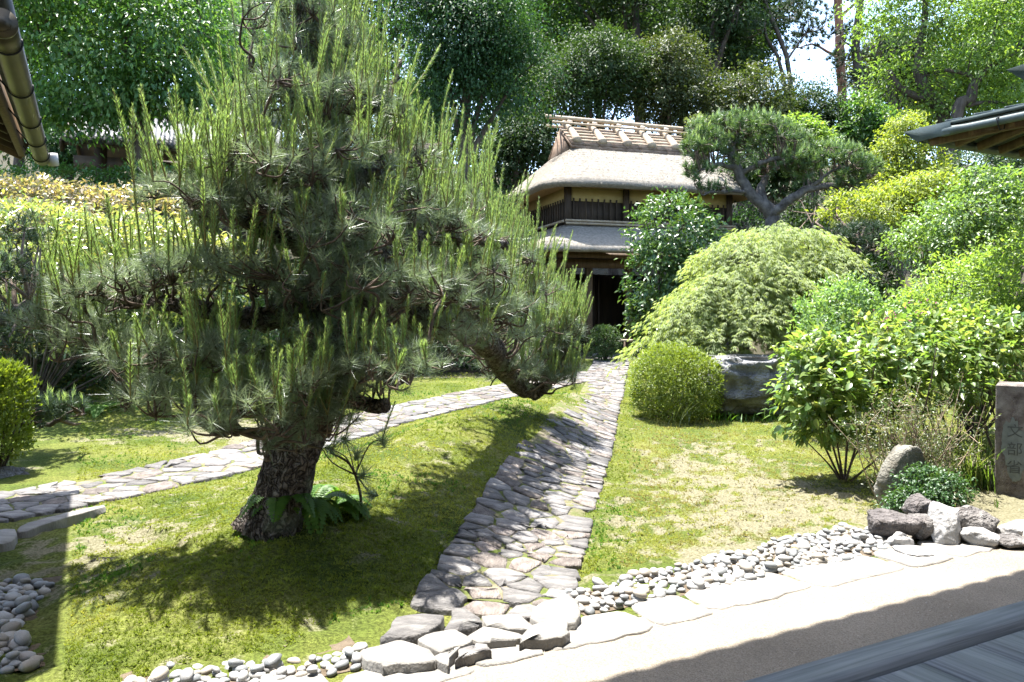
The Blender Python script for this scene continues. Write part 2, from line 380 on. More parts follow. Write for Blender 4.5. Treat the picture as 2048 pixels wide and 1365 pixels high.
def ground_mat():
    m, nt, out = nodes('moss_and_earth')
    at = nd(nt, 'ShaderNodeAttribute', attribute_name='rnd')
    n1 = tex(nt, 'ShaderNodeTexNoise', 1.6, Detail=5.0); n2 = tex(nt, 'ShaderNodeTexNoise', 55, Detail=4.0); n3 = tex(nt, 'ShaderNodeTexNoise', 160, Detail=2.0)
    mossc = ramp(nt, n1.outputs[0], [(.3, (.05, .08, .014)), (.5, (.10, .122, .024)), (.7, (.155, .16, .042))])
    mossf = ramp(nt, n2.outputs[0], [(.3, (.4, .4, .4)), (.7, (1.3, 1.3, 1.3))])
    moss = mixc(nt, 1.0, mossc.outputs[0], mossf.outputs[0], 'MULTIPLY')
    dc = ramp(nt, n2.outputs[0], [(.25, (.085, .08, .042)), (.5, (.16, .148, .09)), (.75, (.23, .212, .145))])
    ad = nd(nt, 'ShaderNodeMath', operation='ADD'); nt.links.new(at.outputs['Fac'], ad.inputs[0])
    sc_ = nd(nt, 'ShaderNodeMath', operation='MULTIPLY_ADD', i1=.7, i2=-.35); nt.links.new(n2.outputs[0], sc_.inputs[0]); nt.links.new(sc_.outputs[0], ad.inputs[1])
    f1 = ramp(nt, ad.outputs[0], [(.28, (0, 0, 0)), (.62, (1, 1, 1))])
    c = mixc(nt, f1.outputs[0], moss, dc.outputs[0])
    half = nd(nt, 'ShaderNodeMath', operation='MULTIPLY', i1=.5); nt.links.new(at.outputs['Fac'], half.inputs[0])
    f2 = ramp(nt, half.outputs[0], [(.55, (0, 0, 0)), (.85, (1, 1, 1))])
    c = mixc(nt, f2.outputs[0], c, (.05, .045, .028))
    b = nt.nodes.new('ShaderNodeBsdfPrincipled'); b.inputs['Roughness'].default_value = .95; b.inputs['Specular IOR Level'].default_value = .1
    nt.links.new(c, b.inputs['Base Color'])
    s = nd(nt, 'ShaderNodeMath', operation='ADD'); nt.links.new(n2.outputs[0], s.inputs[0]); nt.links.new(n3.outputs[0], s.inputs[1])
    nt.links.new(bumpn(nt, s.outputs[0], .8, .02), b.inputs['Normal'])
    nt.links.new(b.outputs[0], out.inputs[0]); return m
M['ground'] = ground_mat()
ground = tag(gm.build('ground', M['ground'], None, True), kind='structure')

# paving of rammed sandy earth in front of the veranda
def paving_mat():
    m, nt, out = nodes('sandy_paving')
    n1 = tex(nt, 'ShaderNodeTexNoise', 1.3, Detail=6.0); n2 = tex(nt, 'ShaderNodeTexNoise', 130, Detail=3.0)
    v = tex(nt, 'ShaderNodeTexVoronoi', 95)
    c1 = ramp(nt, n1.outputs[0], [(.3, (.175, .148, .112)), (.7, (.25, .215, .167))])
    c2 = ramp(nt, n2.outputs[0], [(.3, (.55, .55, .55)), (.6, (1.08, 1.08, 1.08))])
    c = mixc(nt, 1.0, c1.outputs[0], c2.outputs[0], 'MULTIPLY')
    sp = ramp(nt, v.outputs['Distance'], [(.06, (1, 1, 1)), (.16, (0, 0, 0))])
    spc = ramp(nt, v.outputs['Color'], [(.45, (.16, .14, .12)), (.5, (.62, .60, .56))])
    f = nd(nt, 'ShaderNodeMath', operation='MULTIPLY', i1=.55); nt.links.new(sp.outputs[0], f.inputs[0])
    c = mixc(nt, f.outputs[0], c, spc.outputs[0])
    b = nt.nodes.new('ShaderNodeBsdfPrincipled'); b.inputs['Roughness'].default_value = .9; b.inputs['Specular IOR Level'].default_value = .2
    nt.links.new(c, b.inputs['Base Color']); nt.links.new(bumpn(nt, n2.outputs[0], .5, .006), b.inputs['Normal'])
    nt.links.new(b.outputs[0], out.inputs[0]); return m
pv = MB(); n = 120
E_ = np.linspace(-12, 14, n); edge = PAVE_D - .06 + .05 * (fbm(np.stack((E_ * 1.3, 0 * E_, 0 * E_), 1), 2, 3) - .5)
rows = [np.array([NE(-9, e, .006) for e in E_]), np.array([NE(2.2, e, .006) for e in E_]), np.array([NE(d, e, .004) for d, e in zip(edge, E_)]), np.array([NE(d + .03, e, -.05) for d, e in zip(edge, E_)])]
ii = np.arange(4 * n).reshape(4, n)
pv.add(np.concatenate(rows), np.stack((ii[:-1, :-1], ii[:-1, 1:], ii[1:, 1:], ii[1:, :-1]), -1).reshape(-1, 4))
pavement = tag(pv.build('pavement', paving_mat()), kind='structure')

# ------------------------------------------------------------------ stones
def stone_mesh(poly, top, thick, mat, tilt=0.02, smooth_it=1, rough=.012, cut=.22):
    """flat irregular stone from a plan outline (world xy); top: height or function"""
    p = np.asarray(poly, float)
    for _ in range(smooth_it):
        q = np.roll(p, -1, 0); p = np.stack((p * (1 - cut) + q * cut, p * cut + q * (1 - cut)), 1).reshape(-1, 2)
    q = np.roll(p, -1, 0); L = np.linalg.norm(q - p, axis=1); out = []
    for a, b, l in zip(p, q, L):
        k = max(1, int(l / .07))
        for t in np.linspace(0, 1, k, endpoint=False): out.append(a + (b - a) * t)
    p = np.array(out); c = p.mean(0); n = len(p)
    size = np.sqrt(max(1e-4, np.ptp(p[:, 0]) * np.ptp(p[:, 1])))
    p = p + (rng.random(p.shape) - .5) * rough * 1.6
    tx, ty = (rng.random(2) - .5) * 2 * tilt
    base = np.array([top(a, b) if callable(top) else top for a, b in p]); cb = top(*c) if callable(top) else top
    def ring(k, dz, j):
        r = c + (p - c) * k; z = cb + (base - cb) * k + (r - c) @ np.array((tx, ty)) / max(size, .1) * .5 + dz + (rng.random(n) - .5) * j
        return np.column_stack((r, z))
    V = np.concatenate((ring(1.03, -thick, 0), ring(1.0, -.007, .004), ring(.965, 0, .005), ring(.5, .003, .008), [[c[0], c[1], cb + .004]]))
    V -= np.array((c[0], c[1], cb)); F = []; j = np.arange(n)
    mb = MB()
    quads = np.concatenate([np.stack((r * n + j, r * n + (j + 1) % n, (r + 1) * n + (j + 1) % n, (r + 1) * n + j), 1) for r in range(3)])
    mb.add(V, quads); mb.f.append(np.stack((3 * n + j, 3 * n + (j + 1) % n, np.full(n, 4 * n)), 1))
    return mb.mesh('stone', mat), (c[0], c[1], cb)

def voronoi_cells(pts, bounds):
    x0, x1, y0, y1 = bounds; cells = []
    for i, p in enumerate(pts):
        poly = [(x0, y0), (x1, y0), (x1, y1), (x0, y1)]
        d = np.hypot(*(pts - p).T); order = np.argsort(d)[1:22]
        for j in order:
            q = pts[j]; mx, my = (p + q) / 2; nx_, ny_ = q - p; new = []
            for a, b in zip(poly, poly[1:] + poly[:1]):
                sa = (a[0] - mx) * nx_ + (a[1] - my) * ny_; sb = (b[0] - mx) * nx_ + (b[1] - my) * ny_
                if sa <= 0: new.append(a)
                if sa * sb < 0: t = sa / (sa - sb); new.append((a[0] + t * (b[0] - a[0]), a[1] + t * (b[1] - a[1])))
            poly = new
            if len(poly) < 3: break
        cells.append(np.array(poly))
    return cells

def along(path):
    p = np.array(path, float); L = np.concatenate(([0], np.cumsum(np.linalg.norm(np.diff(p, axis=0), axis=1))))
    def f(s, t):
        x = np.interp(s, L, p[:, 0]); y = np.interp(s, L, p[:, 1]); k = min(max(np.searchsorted(L, s) - 1, 0), len(p) - 2)
        d = (p[k + 1] - p[k]) / np.linalg.norm(p[k + 1] - p[k])
        ds = (p[min(k + 2, len(p) - 1)] - p[max(k - 1, 0)]); ds /= np.linalg.norm(ds); d = ds
        return np.array((x + d[1] * t, y - d[0] * t))
    return f, L[-1]

def pave_path(name, path, w, s0, rows, across, n_parts, bed_mat):
    f, L = along(path)
    bed = MB(); S = np.arange(s0 + .1 if s0 > .1 else 0, L, .15); T = np.linspace(-w + .06, w - .06, 13); Vb = []
    for s in S:
        for t in T:
            x, y = f(s, t); Vb.append((x, y, float(H(x, y)) + .009 - (.03 if abs(t) > w - .07 else 0)))
    ii = np.arange(len(S) * 13).reshape(len(S), 13)
    bed.add(np.array(Vb), np.stack((ii[:-1, :-1], ii[:-1, 1:], ii[1:, 1:], ii[1:, :-1]), -1).reshape(-1, 4))
    root = tag(bed.build(name, bed_mat, None, True), kind='structure')
    pts = []; s = s0; k = 0
    while s < L - .1:
        step = rows * (.6 + .8 * rng.random()); na = across + int(rng.random() * 2) - (rng.random() < .3)
        ts = np.linspace(-w, w, na + 1); ts = (ts[:-1] + ts[1:]) / 2 + (rng.random(na) - .5) * w / na * .9
        for t in ts: pts.append((s + (rng.random() - .5) * step * .9, t))
        s += step; k += 1
    pts = np.array(pts); cells = voronoi_cells(pts, (s0 - .1, L, -w, w)); rest = MB(); made = 0
    for c in cells:
        if len(c) < 3: continue
        cc = c.mean(0); c = cc + (c - cc) * (.84 + .12 * rng.random()); poly = np.array([f(a, b) for a, b in c])
        if np.ptp(poly[:, 0]) * np.ptp(poly[:, 1]) < .008: continue
        if abs(cc[1]) > w * .78 and rng.random() < .16: continue
        if name == 'stone_path' and cc[1] < -float(a_left(poly[:, 1].mean())) - .06 * rng.random(): continue
        me, loc = stone_mesh(poly, lambda x, y: float(H(x, y)) + .017, .05, M['stone_brown' if rng.random() < .3 and made < n_parts else 'stone'], .02, 1, .018, .12)
        me.transform(Matrix.Translation((0, 0, (rng.random() - .5) * .014)))
        if made < n_parts: link('stone', me, root, loc); made += 1
        else:
            v = np.array([q.co[:] for q in me.vertices]) + np.array(loc); tv = rng.random()
            for q in me.polygons: pass
            f4 = np.array([q.vertices[:] for q in me.polygons if len(q.vertices) == 4]); f3 = np.array([q.vertices[:] for q in me.polygons if len(q.vertices) == 3])
            rest.add(v, f4, tv); rest.f.append(f3 + rest.n - len(v)); bpy.data.meshes.remove(me)
    if rest.n: tag(rest.build('far_stones', M['stone'], root), kind='stuff')
    return root

M['bed'] = solid_mat('mossy_joint_soil', [(.38, (.075, .10, .02)), (.52, (.12, .115, .06)), (.66, (.18, .155, .11))], 7, .95, .8, .02, None, 8, .1, 80)
path_a = pave_path('stone_path', PATH_A, .44, .50, .165, 4, 295, M['bed'])
path_b = pave_path('side_path', PATH_B, .58, 0.0, .20, 4, 295, M['bed'])

def Gz(px, py, z):
    d = P(px, py, 1.0) - np.array((0, 0, EYE)); t = (z - EYE) / d[2]; return np.array((0, 0, EYE)) + d * t

SL = [[(70,610),(250,400),(600,390),(560,480),(480,540),(300,605)], [(-60,690),(0,650),(230,600),(420,630),(545,765),(530,795),(270,810),(110,825),(-40,770)],
      [(395,600),(480,545),(690,520),(860,625),(730,660),(530,715)], [(610,520),(690,370),(800,370),(925,460),(900,490),(720,540)],
      [(925,420),(1200,385),(1340,470),(1300,510),(1150,520),(960,500)], [(780,570),(900,492),(1080,512),(1270,575),(1200,605),(980,636),(870,610)],
      [(1330,350),(1450,285),(1600,240),(1715,290),(1715,440),(1650,465),(1400,475),(1335,450)], [(1225,600),(1360,485),(1645,475),(1635,560),(1580,600),(1230,635)],
      [(550,735),(690,690),(735,680),(660,770),(610,805),(555,790)], [(675,785),(710,700),(870,635),(975,655),(990,690),(760,752)],
      [(910,350),(1000,290),(1220,282),(1225,378),(930,400)], [(1080,230),(1100,172),(1280,168),(1350,240),(1250,262)],
      [(1615,180),(1650,92),(1760,102),(1750,190),(1720,262),(1605,228)], [(540,200),(660,142),(830,157),(890,190),(800,262),(640,248)],
      [(985,120),(1170,47),(1330,92),(1590,130),(1550,180),(1200,150)], [(300,300),(330,237),(540,252),(552,290)],
      [(650,282),(785,274),(840,330),(690,368)], [(825,280),(900,224),(1015,242),(960,290)], [(1410,200),(1560,188),(1595,220),(1450,248)],
      [(560,150),(640,100),(760,100),(740,135),(640,140)], [(780,110),(960,90),(940,130),(830,140)], [(290,370),(340,318),(560,360),(600,384),(300,392)],
      [(1000,60),(1120,20),(1160,40),(1000,108)], [(1400,75),(1600,45),(1760,30),(1755,85),(1620,110)], [(1100,20),(1290,-30),(1480,30),(1330,75),(1200,40)], [(640,80),(700,20),(960,10),(900,70)]]
for k, q in enumerate(SL[:10]):
    zt = .058 if k < 10 else .035
    poly = [Gz(740 + a / 4.096, 1130 + b / 4.096, zt)[:2] for a, b in q]
    me, loc = stone_mesh(poly, zt + (rng.random() - .5) * .012, .13, M['slab'] if k in (1, 2, 4, 5, 6, 7, 8) else M['stone'], .03, 1, .02, .13)
    link('stone', me, path_a, loc)

# edging of pale flat slabs between pebbles and paving
edging = MB(); Ee = np.linspace(-.5, 9, 60)
edging.add(np.concatenate([[NE(PAVE_D - .12, e, -.012) for e in Ee], [NE(PAVE_D + .2, e, -.005) for e in Ee]]), np.stack((np.arange(59), np.arange(1, 60), np.arange(61, 120), np.arange(60, 119)), 1))
edge_o = tag(edging.build('stone_edging', M['soil']), kind='structure')
e = .1
while e < 8.4:
    w = .35 + .5 * rng.random(); d0 = PAVE_D - .2 - .05 * rng.random(); d1 = PAVE_D + .10 + .10 * rng.random()
    if .9 < e < 2.2: d0 -= .04; d1 -= .1
    g = .012
    poly = [NE(d0 + .05 * rng.random(), e + g)[:2], NE(d0, e + w * .5)[:2], NE(d0 + .05 * rng.random(), e + w - g)[:2], NE((d0 + d1) / 2, e + w - g * 1.5)[:2], NE(d1 - .08 * rng.random(), e + w - g * 3)[:2], NE(d1, e + w * .55)[:2], NE(d1 - .07 * rng.random(), e + g * 3)[:2]]
    me, loc = stone_mesh(poly[::1], .010 + .006 * rng.random(), .08, M['slab'], .01, 1, .02, .14)
    link('slab', me, edge_o, loc); e += w

# big kerb slab of the left path
for q in ([(30,1052),(60,1040),(205,1008),(210,1013),(100,1042),(40,1062)], [(-40,1062),(25,1052),(38,1064),(20,1082),(-40,1090)]):
    poly = [Gz(a, b, .07)[:2] for a, b in q]
    me, loc = stone_mesh(poly, lambda x, y: float(H(x, y)) + .06, .14, M['slab'], .02); link('kerb_stone', me, path_b, loc)

# pebbles
def pebble_variants(k):
    out = []
    for _ in range(k):
        nu, nv = 9, 6; th = np.linspace(0, math.pi, nv + 1)[1:-1]; ph = np.linspace(0, 2 * math.pi, nu, endpoint=False)
        V = np.array([(math.sin(t) * math.cos(p), math.sin(t) * math.sin(p), math.cos(t)) for t in th for p in ph] + [(0, 0, 1), (0, 0, -1)])
        V = V * (1 + .5 * (fbm(V * 1.6 + rng.random(3) * 20, 2, 4) - .5)[:, None]); V = np.sign(V) * np.abs(V) ** .92
        j = np.arange(nu); F = np.concatenate([np.stack((r * nu + j, (r + 1) * nu + j, (r + 1) * nu + (j + 1) % nu, r * nu + (j + 1) % nu), 1) for r in range(nv - 2)])
        mb = MB(); mb.add(V, F, (len(out) + .5) / k); top = len(V) - 2
        mb.f.append(np.stack((np.full(nu, top), j, (j + 1) % nu), 1)); b = (nv - 2) * nu
        mb.f.append(np.stack((np.full(nu, top + 1), b + (j + 1) % nu, b + j), 1)); out.append(mb.mesh('pebble', (M['pebble'], M['pebble'], M['pebble_tan'], M['pebble_dark'])[len(out) % 4], True))
    return out
M['pebble_tan'] = solid_mat('tan_pebble', [(.2, (.19, .165, .13)), (.8, (.30, .27, .225))], 9, .6, .2, .005, None, 6, .5, None, vary=.3)
M['pebble_dark'] = solid_mat('grey_pebble', [(.2, (.10, .105, .105)), (.8, (.21, .215, .21))], 9, .55, .2, .005, None, 6, .5, None, vary=.3)
PEB = pebble_variants(16)
def pebble_bed(d0, d1, e0, e1, sp, skip=None, cap=300, top=None):
    bed = MB(); n = 24; t = np.linspace(e0, e1, n)
    bed.add(np.concatenate([[NE(d0, q, .004) for q in t], [NE(top(q) if top else d1, q, .006) for q in t]]), np.stack((np.arange(n - 1), np.arange(1, n), np.arange(n + 1, 2 * n), np.arange(n, 2 * n - 1)), 1))
    root = tag(bed.build('pebble_bed', M['soil']), kind='structure'); got = []
    for _ in range(9000):
        d = d0 + (d1 - d0) * rng.random(); e = e0 + (e1 - e0) * rng.random()
        if skip and skip(d, e): continue
        r = sp * (.32 + .42 * rng.random() ** 1.5)
        if any((d - a) ** 2 + (e - b) ** 2 < (.86 * (r + c)) ** 2 for a, b, c in got): continue
        got.append((d, e, r))
        if len(got) >= cap: break
    for d, e, r in got:
        o = link('pebble', PEB[int(rng.random() * len(PEB))], root, NE(d, e, .008 + r * .22))
        o.rotation_euler = ((rng.random() - .5) * .5, (rng.random() - .5) * .5, rng.random() * 6.3); o.scale = (r * 1.15, r * .9, r * .62)
    for d, e, r in got[:int(len(got) * .22)]:
        o = link('pebble', PEB[int(rng.random() * len(PEB))], root, NE(d + .04 * (rng.random() - .5), e + .05 * (rng.random() - .5), .022 + r * .58))
        o.rotation_euler = ((rng.random() - .5) * .9, (rng.random() - .5) * .9, rng.random() * 6.3); o.scale = (r * .95, r * .75, r * .5)
    return root
pebble_bed(3.5, 4.08, 2.30, 5.0, .068, lambda d, e: d > 3.82 + .09 * (e - 2.3) + .04 * math.sin(e * 9) or d < 3.52 + .02 * math.sin(e * 7), 300, lambda e: 3.79 + .09 * (e - 2.3))
pebble_bed(3.45, 3.95, .1, 1.12, .07, lambda d, e: d > 3.72 + .1 * math.sin(e * 5) or d > 4.35 - .6 * e)
pebble_bed(4.15, 5.55, -1.0, -.15, .078, lambda d, e: e > -.22 - .12 * abs(math.sin(d * 3)))

# ------------------------------------------------------------------ thatched gatehouse
def rrect(a, b, rc, cx, cy, ns=12, nc=7):
    """rounded rectangle, counter-clockwise, fixed number of points"""
    pts = []
    rc = min(rc, a * .98, b * .98)
    for q, (sx, sy) in enumerate(((1, -1), (1, 1), (-1, 1), (-1, -1))):
        a0 = -math.pi / 2 + q * math.pi / 2
        for t in np.linspace(0, 1, nc): pts.append((cx + sx * (a - rc) + rc * math.cos(a0 + t * math.pi / 2), cy + sy * (b - rc) + rc * math.sin(a0 + t * math.pi / 2)))
        nxt = ((1, 1), (-1, 1), (-1, -1), (1, -1))[q]; a1 = a0 + math.pi / 2
        p = np.array(pts[-1]); e = np.array((cx + nxt[0] * (a - rc) + rc * math.cos(a1), cy + nxt[1] * (b - rc) + rc * math.sin(a1)))
        for t in np.linspace(0, 1, ns + 2)[1:-1]: pts.append(tuple(p + (e - p) * t))
    return np.array(pts)

def loft(rings, jitter=0.0):
    mb = MB(); n = len(rings[0]); V = np.concatenate(rings)
    if jitter: V = V + (fbm(V * 3.1, 3, 44)[:, None] - .5) * jitter * np.array((1, 1, 1)) + (rng.random(V.shape) - .5) * jitter * .25
    j = np.arange(n)
    mb.add(V, np.concatenate([np.stack((r * n + j, r * n + (j + 1) % n, (r + 1) * n + (j + 1) % n, (r + 1) * n + j), 1) for r in range(len(rings) - 1)]))
    return mb

M['thatch'] = solid_mat('grey_straw_thatch', [(.25, (.165, .146, .118)), (.5, (.265, .238, .198)), (.75, (.37, .338, .288))], 16, .95, .8, .04, (1, 1, 2.2), 9, .1, 90, vary=.28)
M['thatch_cut'] = solid_mat('ochre_cut_thatch', [(.3, (.22, .14, .06)), (.7, (.36, .25, .12))], 20, .95, .6, .02, (1, 1, 4), 6, .1)

house = thing('gatehouse', 'two-storey thatched gatehouse with bamboo ridge and ochre plaster among the trees', 'gatehouse', (1.53, 22.0, .52), math.radians(18))
HC = (2.55, 1.7)
def thatch(name, prof, ns=14):
    rings = []
    for a, b, z, rc in prof:
        q = rrect(a, b, rc, HC[0], HC[1], ns, 8); rings.append(np.column_stack((q, np.full(len(q), z))))
    # rows in between for relief
    full = []
    for r0, r1 in zip(rings[:-1], rings[1:]):
        k = max(1, int(abs(r1 - r0).max() / .11))
        for t in np.linspace(0, 1, k, endpoint=False): full.append(r0 + (r1 - r0) * t)
    full.append(rings[-1]); return full
def straw(rings, n, ln):
    """loose straw ends lying on a thatch surface"""
    V = np.stack(rings); nr, npt = V.shape[:2]; i = rng.integers(1, nr - 1, n); j = rng.integers(0, npt, n)
    p = V[i, j] * .5 + V[i, (j + 1) % npt] * .5; t = rng.random((n, 1)); p = V[i, j] * (1 - t) + V[i, (j + 1) % npt] * t
    dn = nrm(V[i - 1, j] - V[i + 1, j]); s = nrm(V[i, (j + 1) % npt] - V[i, j]); o = nrm(np.cross(s, -dn))
    d = nrm(dn + .20 * o + .28 * rdir(n)); L = (ln * (.5 + rng.random(n)))[:, None]; w = .006
    p0 = p - dn * .02
    mb = MB(); mb.add(np.stack((p0 - s * w, p0 + s * w, p0 + d * L), 1).reshape(-1, 3), np.arange(3 * n).reshape(n, 3), np.repeat(rng.random(n), 3)); return mb
up_prof = [(3.24, 2.39, 4.50, .85), (3.37, 2.51, 4.55, .9), (3.40, 2.54, 4.61, .92), (3.30, 2.44, 4.74, .95), (2.98, 2.05, 5.06, .85), (2.55, 1.50, 5.45, .6), (2.12, .95, 5.83, .3), (1.98, .70, 6.02, .1), (1.90, .30, 6.28, .05), (1.88, .05, 6.40, .02)]
R1 = thatch('upper_roof', up_prof); roof = loft(R1, .035).build('thatched_roof', M['thatch'], house, True)
tag(straw(R1[1:-6], 12000, .075).build('loose_straw', M['thatch'], roof), kind='stuff')
loft(thatch('', [(2.45, 1.6, 4.58, .1), (2.75, 1.9, 4.60, .5), (3.24, 2.39, 4.50, .85)])).build('eave_underside', M['thatch_cut'], roof, True)
lo_prof = [(3.58, 2.88, 2.72, .55), (3.67, 2.97, 2.75, .6), (3.70, 3.00, 2.80, .62), (3.58, 2.88, 2.93, .6), (3.2, 2.45, 3.22, .5), (2.85, 2.05, 3.42, .4), (2.57, 1.74, 3.58, .1)]
R2 = thatch('lower_roof', lo_prof); roof2 = loft(R2, .05).build('lower_roof', M['thatch'], house, True)
tag(straw(R2[1:], 7000, .08).build('loose_straw', M['thatch'], roof2), kind='stuff')
loft(thatch('', [(2.5, 1.65, 2.78, .1), (2.9, 2.1, 2.78, .4), (3.58, 2.88, 2.72, .55)])).build('eave_underside', M['thatch_cut'], roof2, True)

def part(name, mat, parent, fn, smooth=False):
    mb = MB(); fn(mb); return mb.build(name, mat, parent, smooth)
# ridge: bark cap, gable ends, saddle logs, bamboo poles
for sgn in (-1, 1):
    for lay in range(2):
        a0 = np.array((.42 + .03 * lay, HC[1] + sgn * .02, 6.52 + .05 * lay)); b0 = np.array((.42 + .03 * lay, HC[1] + sgn * (.93 - .1 * lay), 5.84 + .12 * lay))
        ln = 3.98 - .06 * lay; dd_ = b0 - a0; L = np.linalg.norm(dd_); dd_ = dd_ / L; nn = np.cross((1, 0, 0), dd_); nn = nn * (1 if nn[2] > 0 else -1)
        k = 9
        for q in range(k):
            part('bark_sheet', M['bark_sheet'], house, lambda mb: box(mb, (a0 + b0) / 2 + np.array((ln * (q + .5) / k, 0, 0)) + nn * (.012 * rng.random()), (ln / k - .012, L + .05 * rng.random(), .055), np.stack(((1, 0, 0), dd_, nn), 1)))
for u0, u1 in ((.40, .50), (4.32, 4.42)):
    def gable(mb):
        t = np.array([(u, HC[1] + v, z) for u in (u0, u1) for v, z in ((-.95, 5.62), (.95, 5.62), (.04, 6.49), (-.04, 6.49))])
        mb.add(t, np.array([(0, 1, 2, 3), (7, 6, 5, 4), (0, 4, 5, 1), (1, 5, 6, 2), (2, 6, 7, 3), (3, 7, 4, 0)]))
    part('gable_end', M['bark_sheet'], house, gable)
logm = []
for k in range(5):
    u = .66 + .80 * k
    for sgn in (-1, 1):
        q = np.array([(u + .05 * sgn, HC[1] - sgn * .12, 6.80), (u + .02, HC[1] + sgn * .35, 6.42), (u, HC[1] + sgn * .82, 6.06)])
        def lg(mb):
            pts = spline(q, 4); tube(mb, pts, np.linspace(.085, .125, len(pts)), 14, True, None, .06)
        part('ridge_log', M['log'], house, lg, False)
def pole(name, parent, a, b, r, k=7, mat='bamboo'):
    def f(mb):
        a_ = np.array(a, float); b_ = np.array(b, float); n = 2 * k + 1
        pts = []; rad = []
        for i in range(k + 1):
            t = i / k
            for dt, rr in ((-.004, 1.0), (0, 1.09), (.004, 1.0)):
                pts.append(a_ + (b_ - a_) * np.clip(t + dt, 0, 1) + (b_ - a_) * (1e-4 * len(pts))); rad.append(r * rr)
        tube(mb, pts, rad, 10)
    return part(name, M[mat], parent, f, True)
pole('bamboo_pole', house, (-.02, HC[1] - .02, 6.90), (4.50, HC[1] - .02, 6.86), .062, 10)
pole('bamboo_pole', house, (.10, HC[1] - .26, 6.70), (4.62, HC[1] - .26, 6.67), .034, 11)
pole('bamboo_pole', house, (.10, HC[1] + .26, 6.70), (4.62, HC[1] + .26, 6.67), .034, 11)
for sgn in (-1, 1):
    for t in (.2, .38, .56, .74):
        c = np.array((0, HC[1] + sgn * (.02 + .88 * t), 6.57 - .68 * t + .06)); pole('bamboo_pole', house, (.48 - .15 * (.74 - t), c[1], c[2]), (4.42, c[1], c[2]), .030, 11)
# walls
W_, D_ = 5.1, 3.4
for u in (0, 1.75, 3.45, W_): part('post', M['wood_dark'], house, lambda mb: box(mb, (u, 0, 4.05), (.16, .16, 1.15)))
for u in (0, W_): part('post', M['wood_dark'], house, lambda mb: box(mb, (u, D_, 4.05), (.16, .16, 1.15)))
for a, b in ((0, 1.75), (1.75, 3.45), (3.45, W_)):
    part('plaster_panel', M['plaster'], house, lambda mb: box(mb, ((a + b) / 2, .02, 4.42), (b - a - .16, .06, .40)))
    part('board_wall', M['wood_dark'], house, lambda mb: box(mb, ((a + b) / 2, .05, 3.90), (b - a - .16, .05, .66)))
    u = a + .17
    while u < b - .12:
        part('batten', M['wood_dark'], house, lambda mb: box(mb, (u, 0, 3.93), (.045, .05, .72))); u += .185
part('plaster_panel', M['plaster'], house, lambda mb: box(mb, (.02, D_ / 2, 4.42), (.06, D_ - .16, .40)))
part('board_wall', M['wood_dark'], house, lambda mb: box(mb, (.03, D_ / 2, 3.90), (.06, D_ - .16, .66)))
part('board_wall', M['wood_dark'], house, lambda mb: box(mb, (W_ / 2, D_ - .02, 4.1), (W_ - .16, .06, 1.0)))
part('board_wall', M['wood_dark'], house, lambda mb: box(mb, (W_ - .03, D_ / 2, 4.1), (.06, D_ - .16, 1.0)))
for v in np.arange(.3, D_ - .2, .19): part('batten', M['wood_dark'], house, lambda mb: box(mb, (-.02, v, 3.93), (.05, .045, .72)))
pole('bamboo_pole', house, (-.12, -.16, 3.66), (W_ + .1, -.16, 3.66), .035, 9)
pole('bamboo_pole', house, (-.12, -.19, 3.58), (W_ + .1, -.19, 3.58), .035, 9)
pole('bamboo_pole', house, (-.17, -.1, 3.64), (-.17, D_, 3.64), .035, 9)
part('floor_beam', M['wood_dark'], house, lambda mb: box(mb, (W_ / 2, D_ / 2, 2.86), (W_, D_, .12)))
# ground storey
part('lintel_beam', M['wood_brown'], house, lambda mb: box(mb, (W_ / 2, 0, 2.50), (W_ + .5, .2, .24)))
part('lintel_beam', M['wood_brown'], house, lambda mb: box(mb, (0, D_ / 2, 2.50), (.18, D_, .22)))
part('eave_beam', M['wood_brown'], house, lambda mb: box(mb, (W_ / 2, -.62, 2.68), (W_ + 1.1, .12, .14)))
for u in (0, .63, 1.85, 3.2, W_): part('post', M['wood_brown'], house, lambda mb: box(mb, (u, 0, 1.19), (.17, .17, 2.38)))
for u in (0, W_): part('post', M['wood_dark'], house, lambda mb: box(mb, (u, D_, 1.2), (.17, .17, 2.4)))
part('side_wall', M['wood_dark'], house, lambda mb: box(mb, (.0, D_ / 2, 1.2), (.07, D_ - .18, 2.36)))
part('side_wall', M['wood_dark'], house, lambda mb: box(mb, (W_, D_ / 2, 1.2), (.07, D_ - .18, 2.36)))
part('front_wall', M['wood_dark'], house, lambda mb: box(mb, (4.15, 0.02, 1.2), (1.72, .06, 2.36)))
part('back_wall', M['wood_dark'], house, lambda mb: box(mb, (W_ / 2, D_, 1.2), (W_ - .18, .07, 2.36)))
for u in np.arange(.85, 1.75, .16): part('lattice_bar', M['wood_dark'], house, lambda mb: box(mb, (u, 1.6, 1.15), (.04, .05, 2.3)))

# low bamboo barrier beside the gate
bq = np.array((2.72, 19.4, float(H(2.72, 19.4))))
rail = thing('bamboo_barrier', 'low bamboo rail on short posts beside the clipped bush at the gatehouse', 'barrier', bq, math.radians(6))
pole('rail', rail, (-.1, 0, .52), (1.6, 0, .52), .028, 6)
for u in (.02, 1.45): part('post', M['wood_brown'], rail, lambda mb: tube(mb, [(u, 0, -.1), (u, 0, .5)], .03, 8))

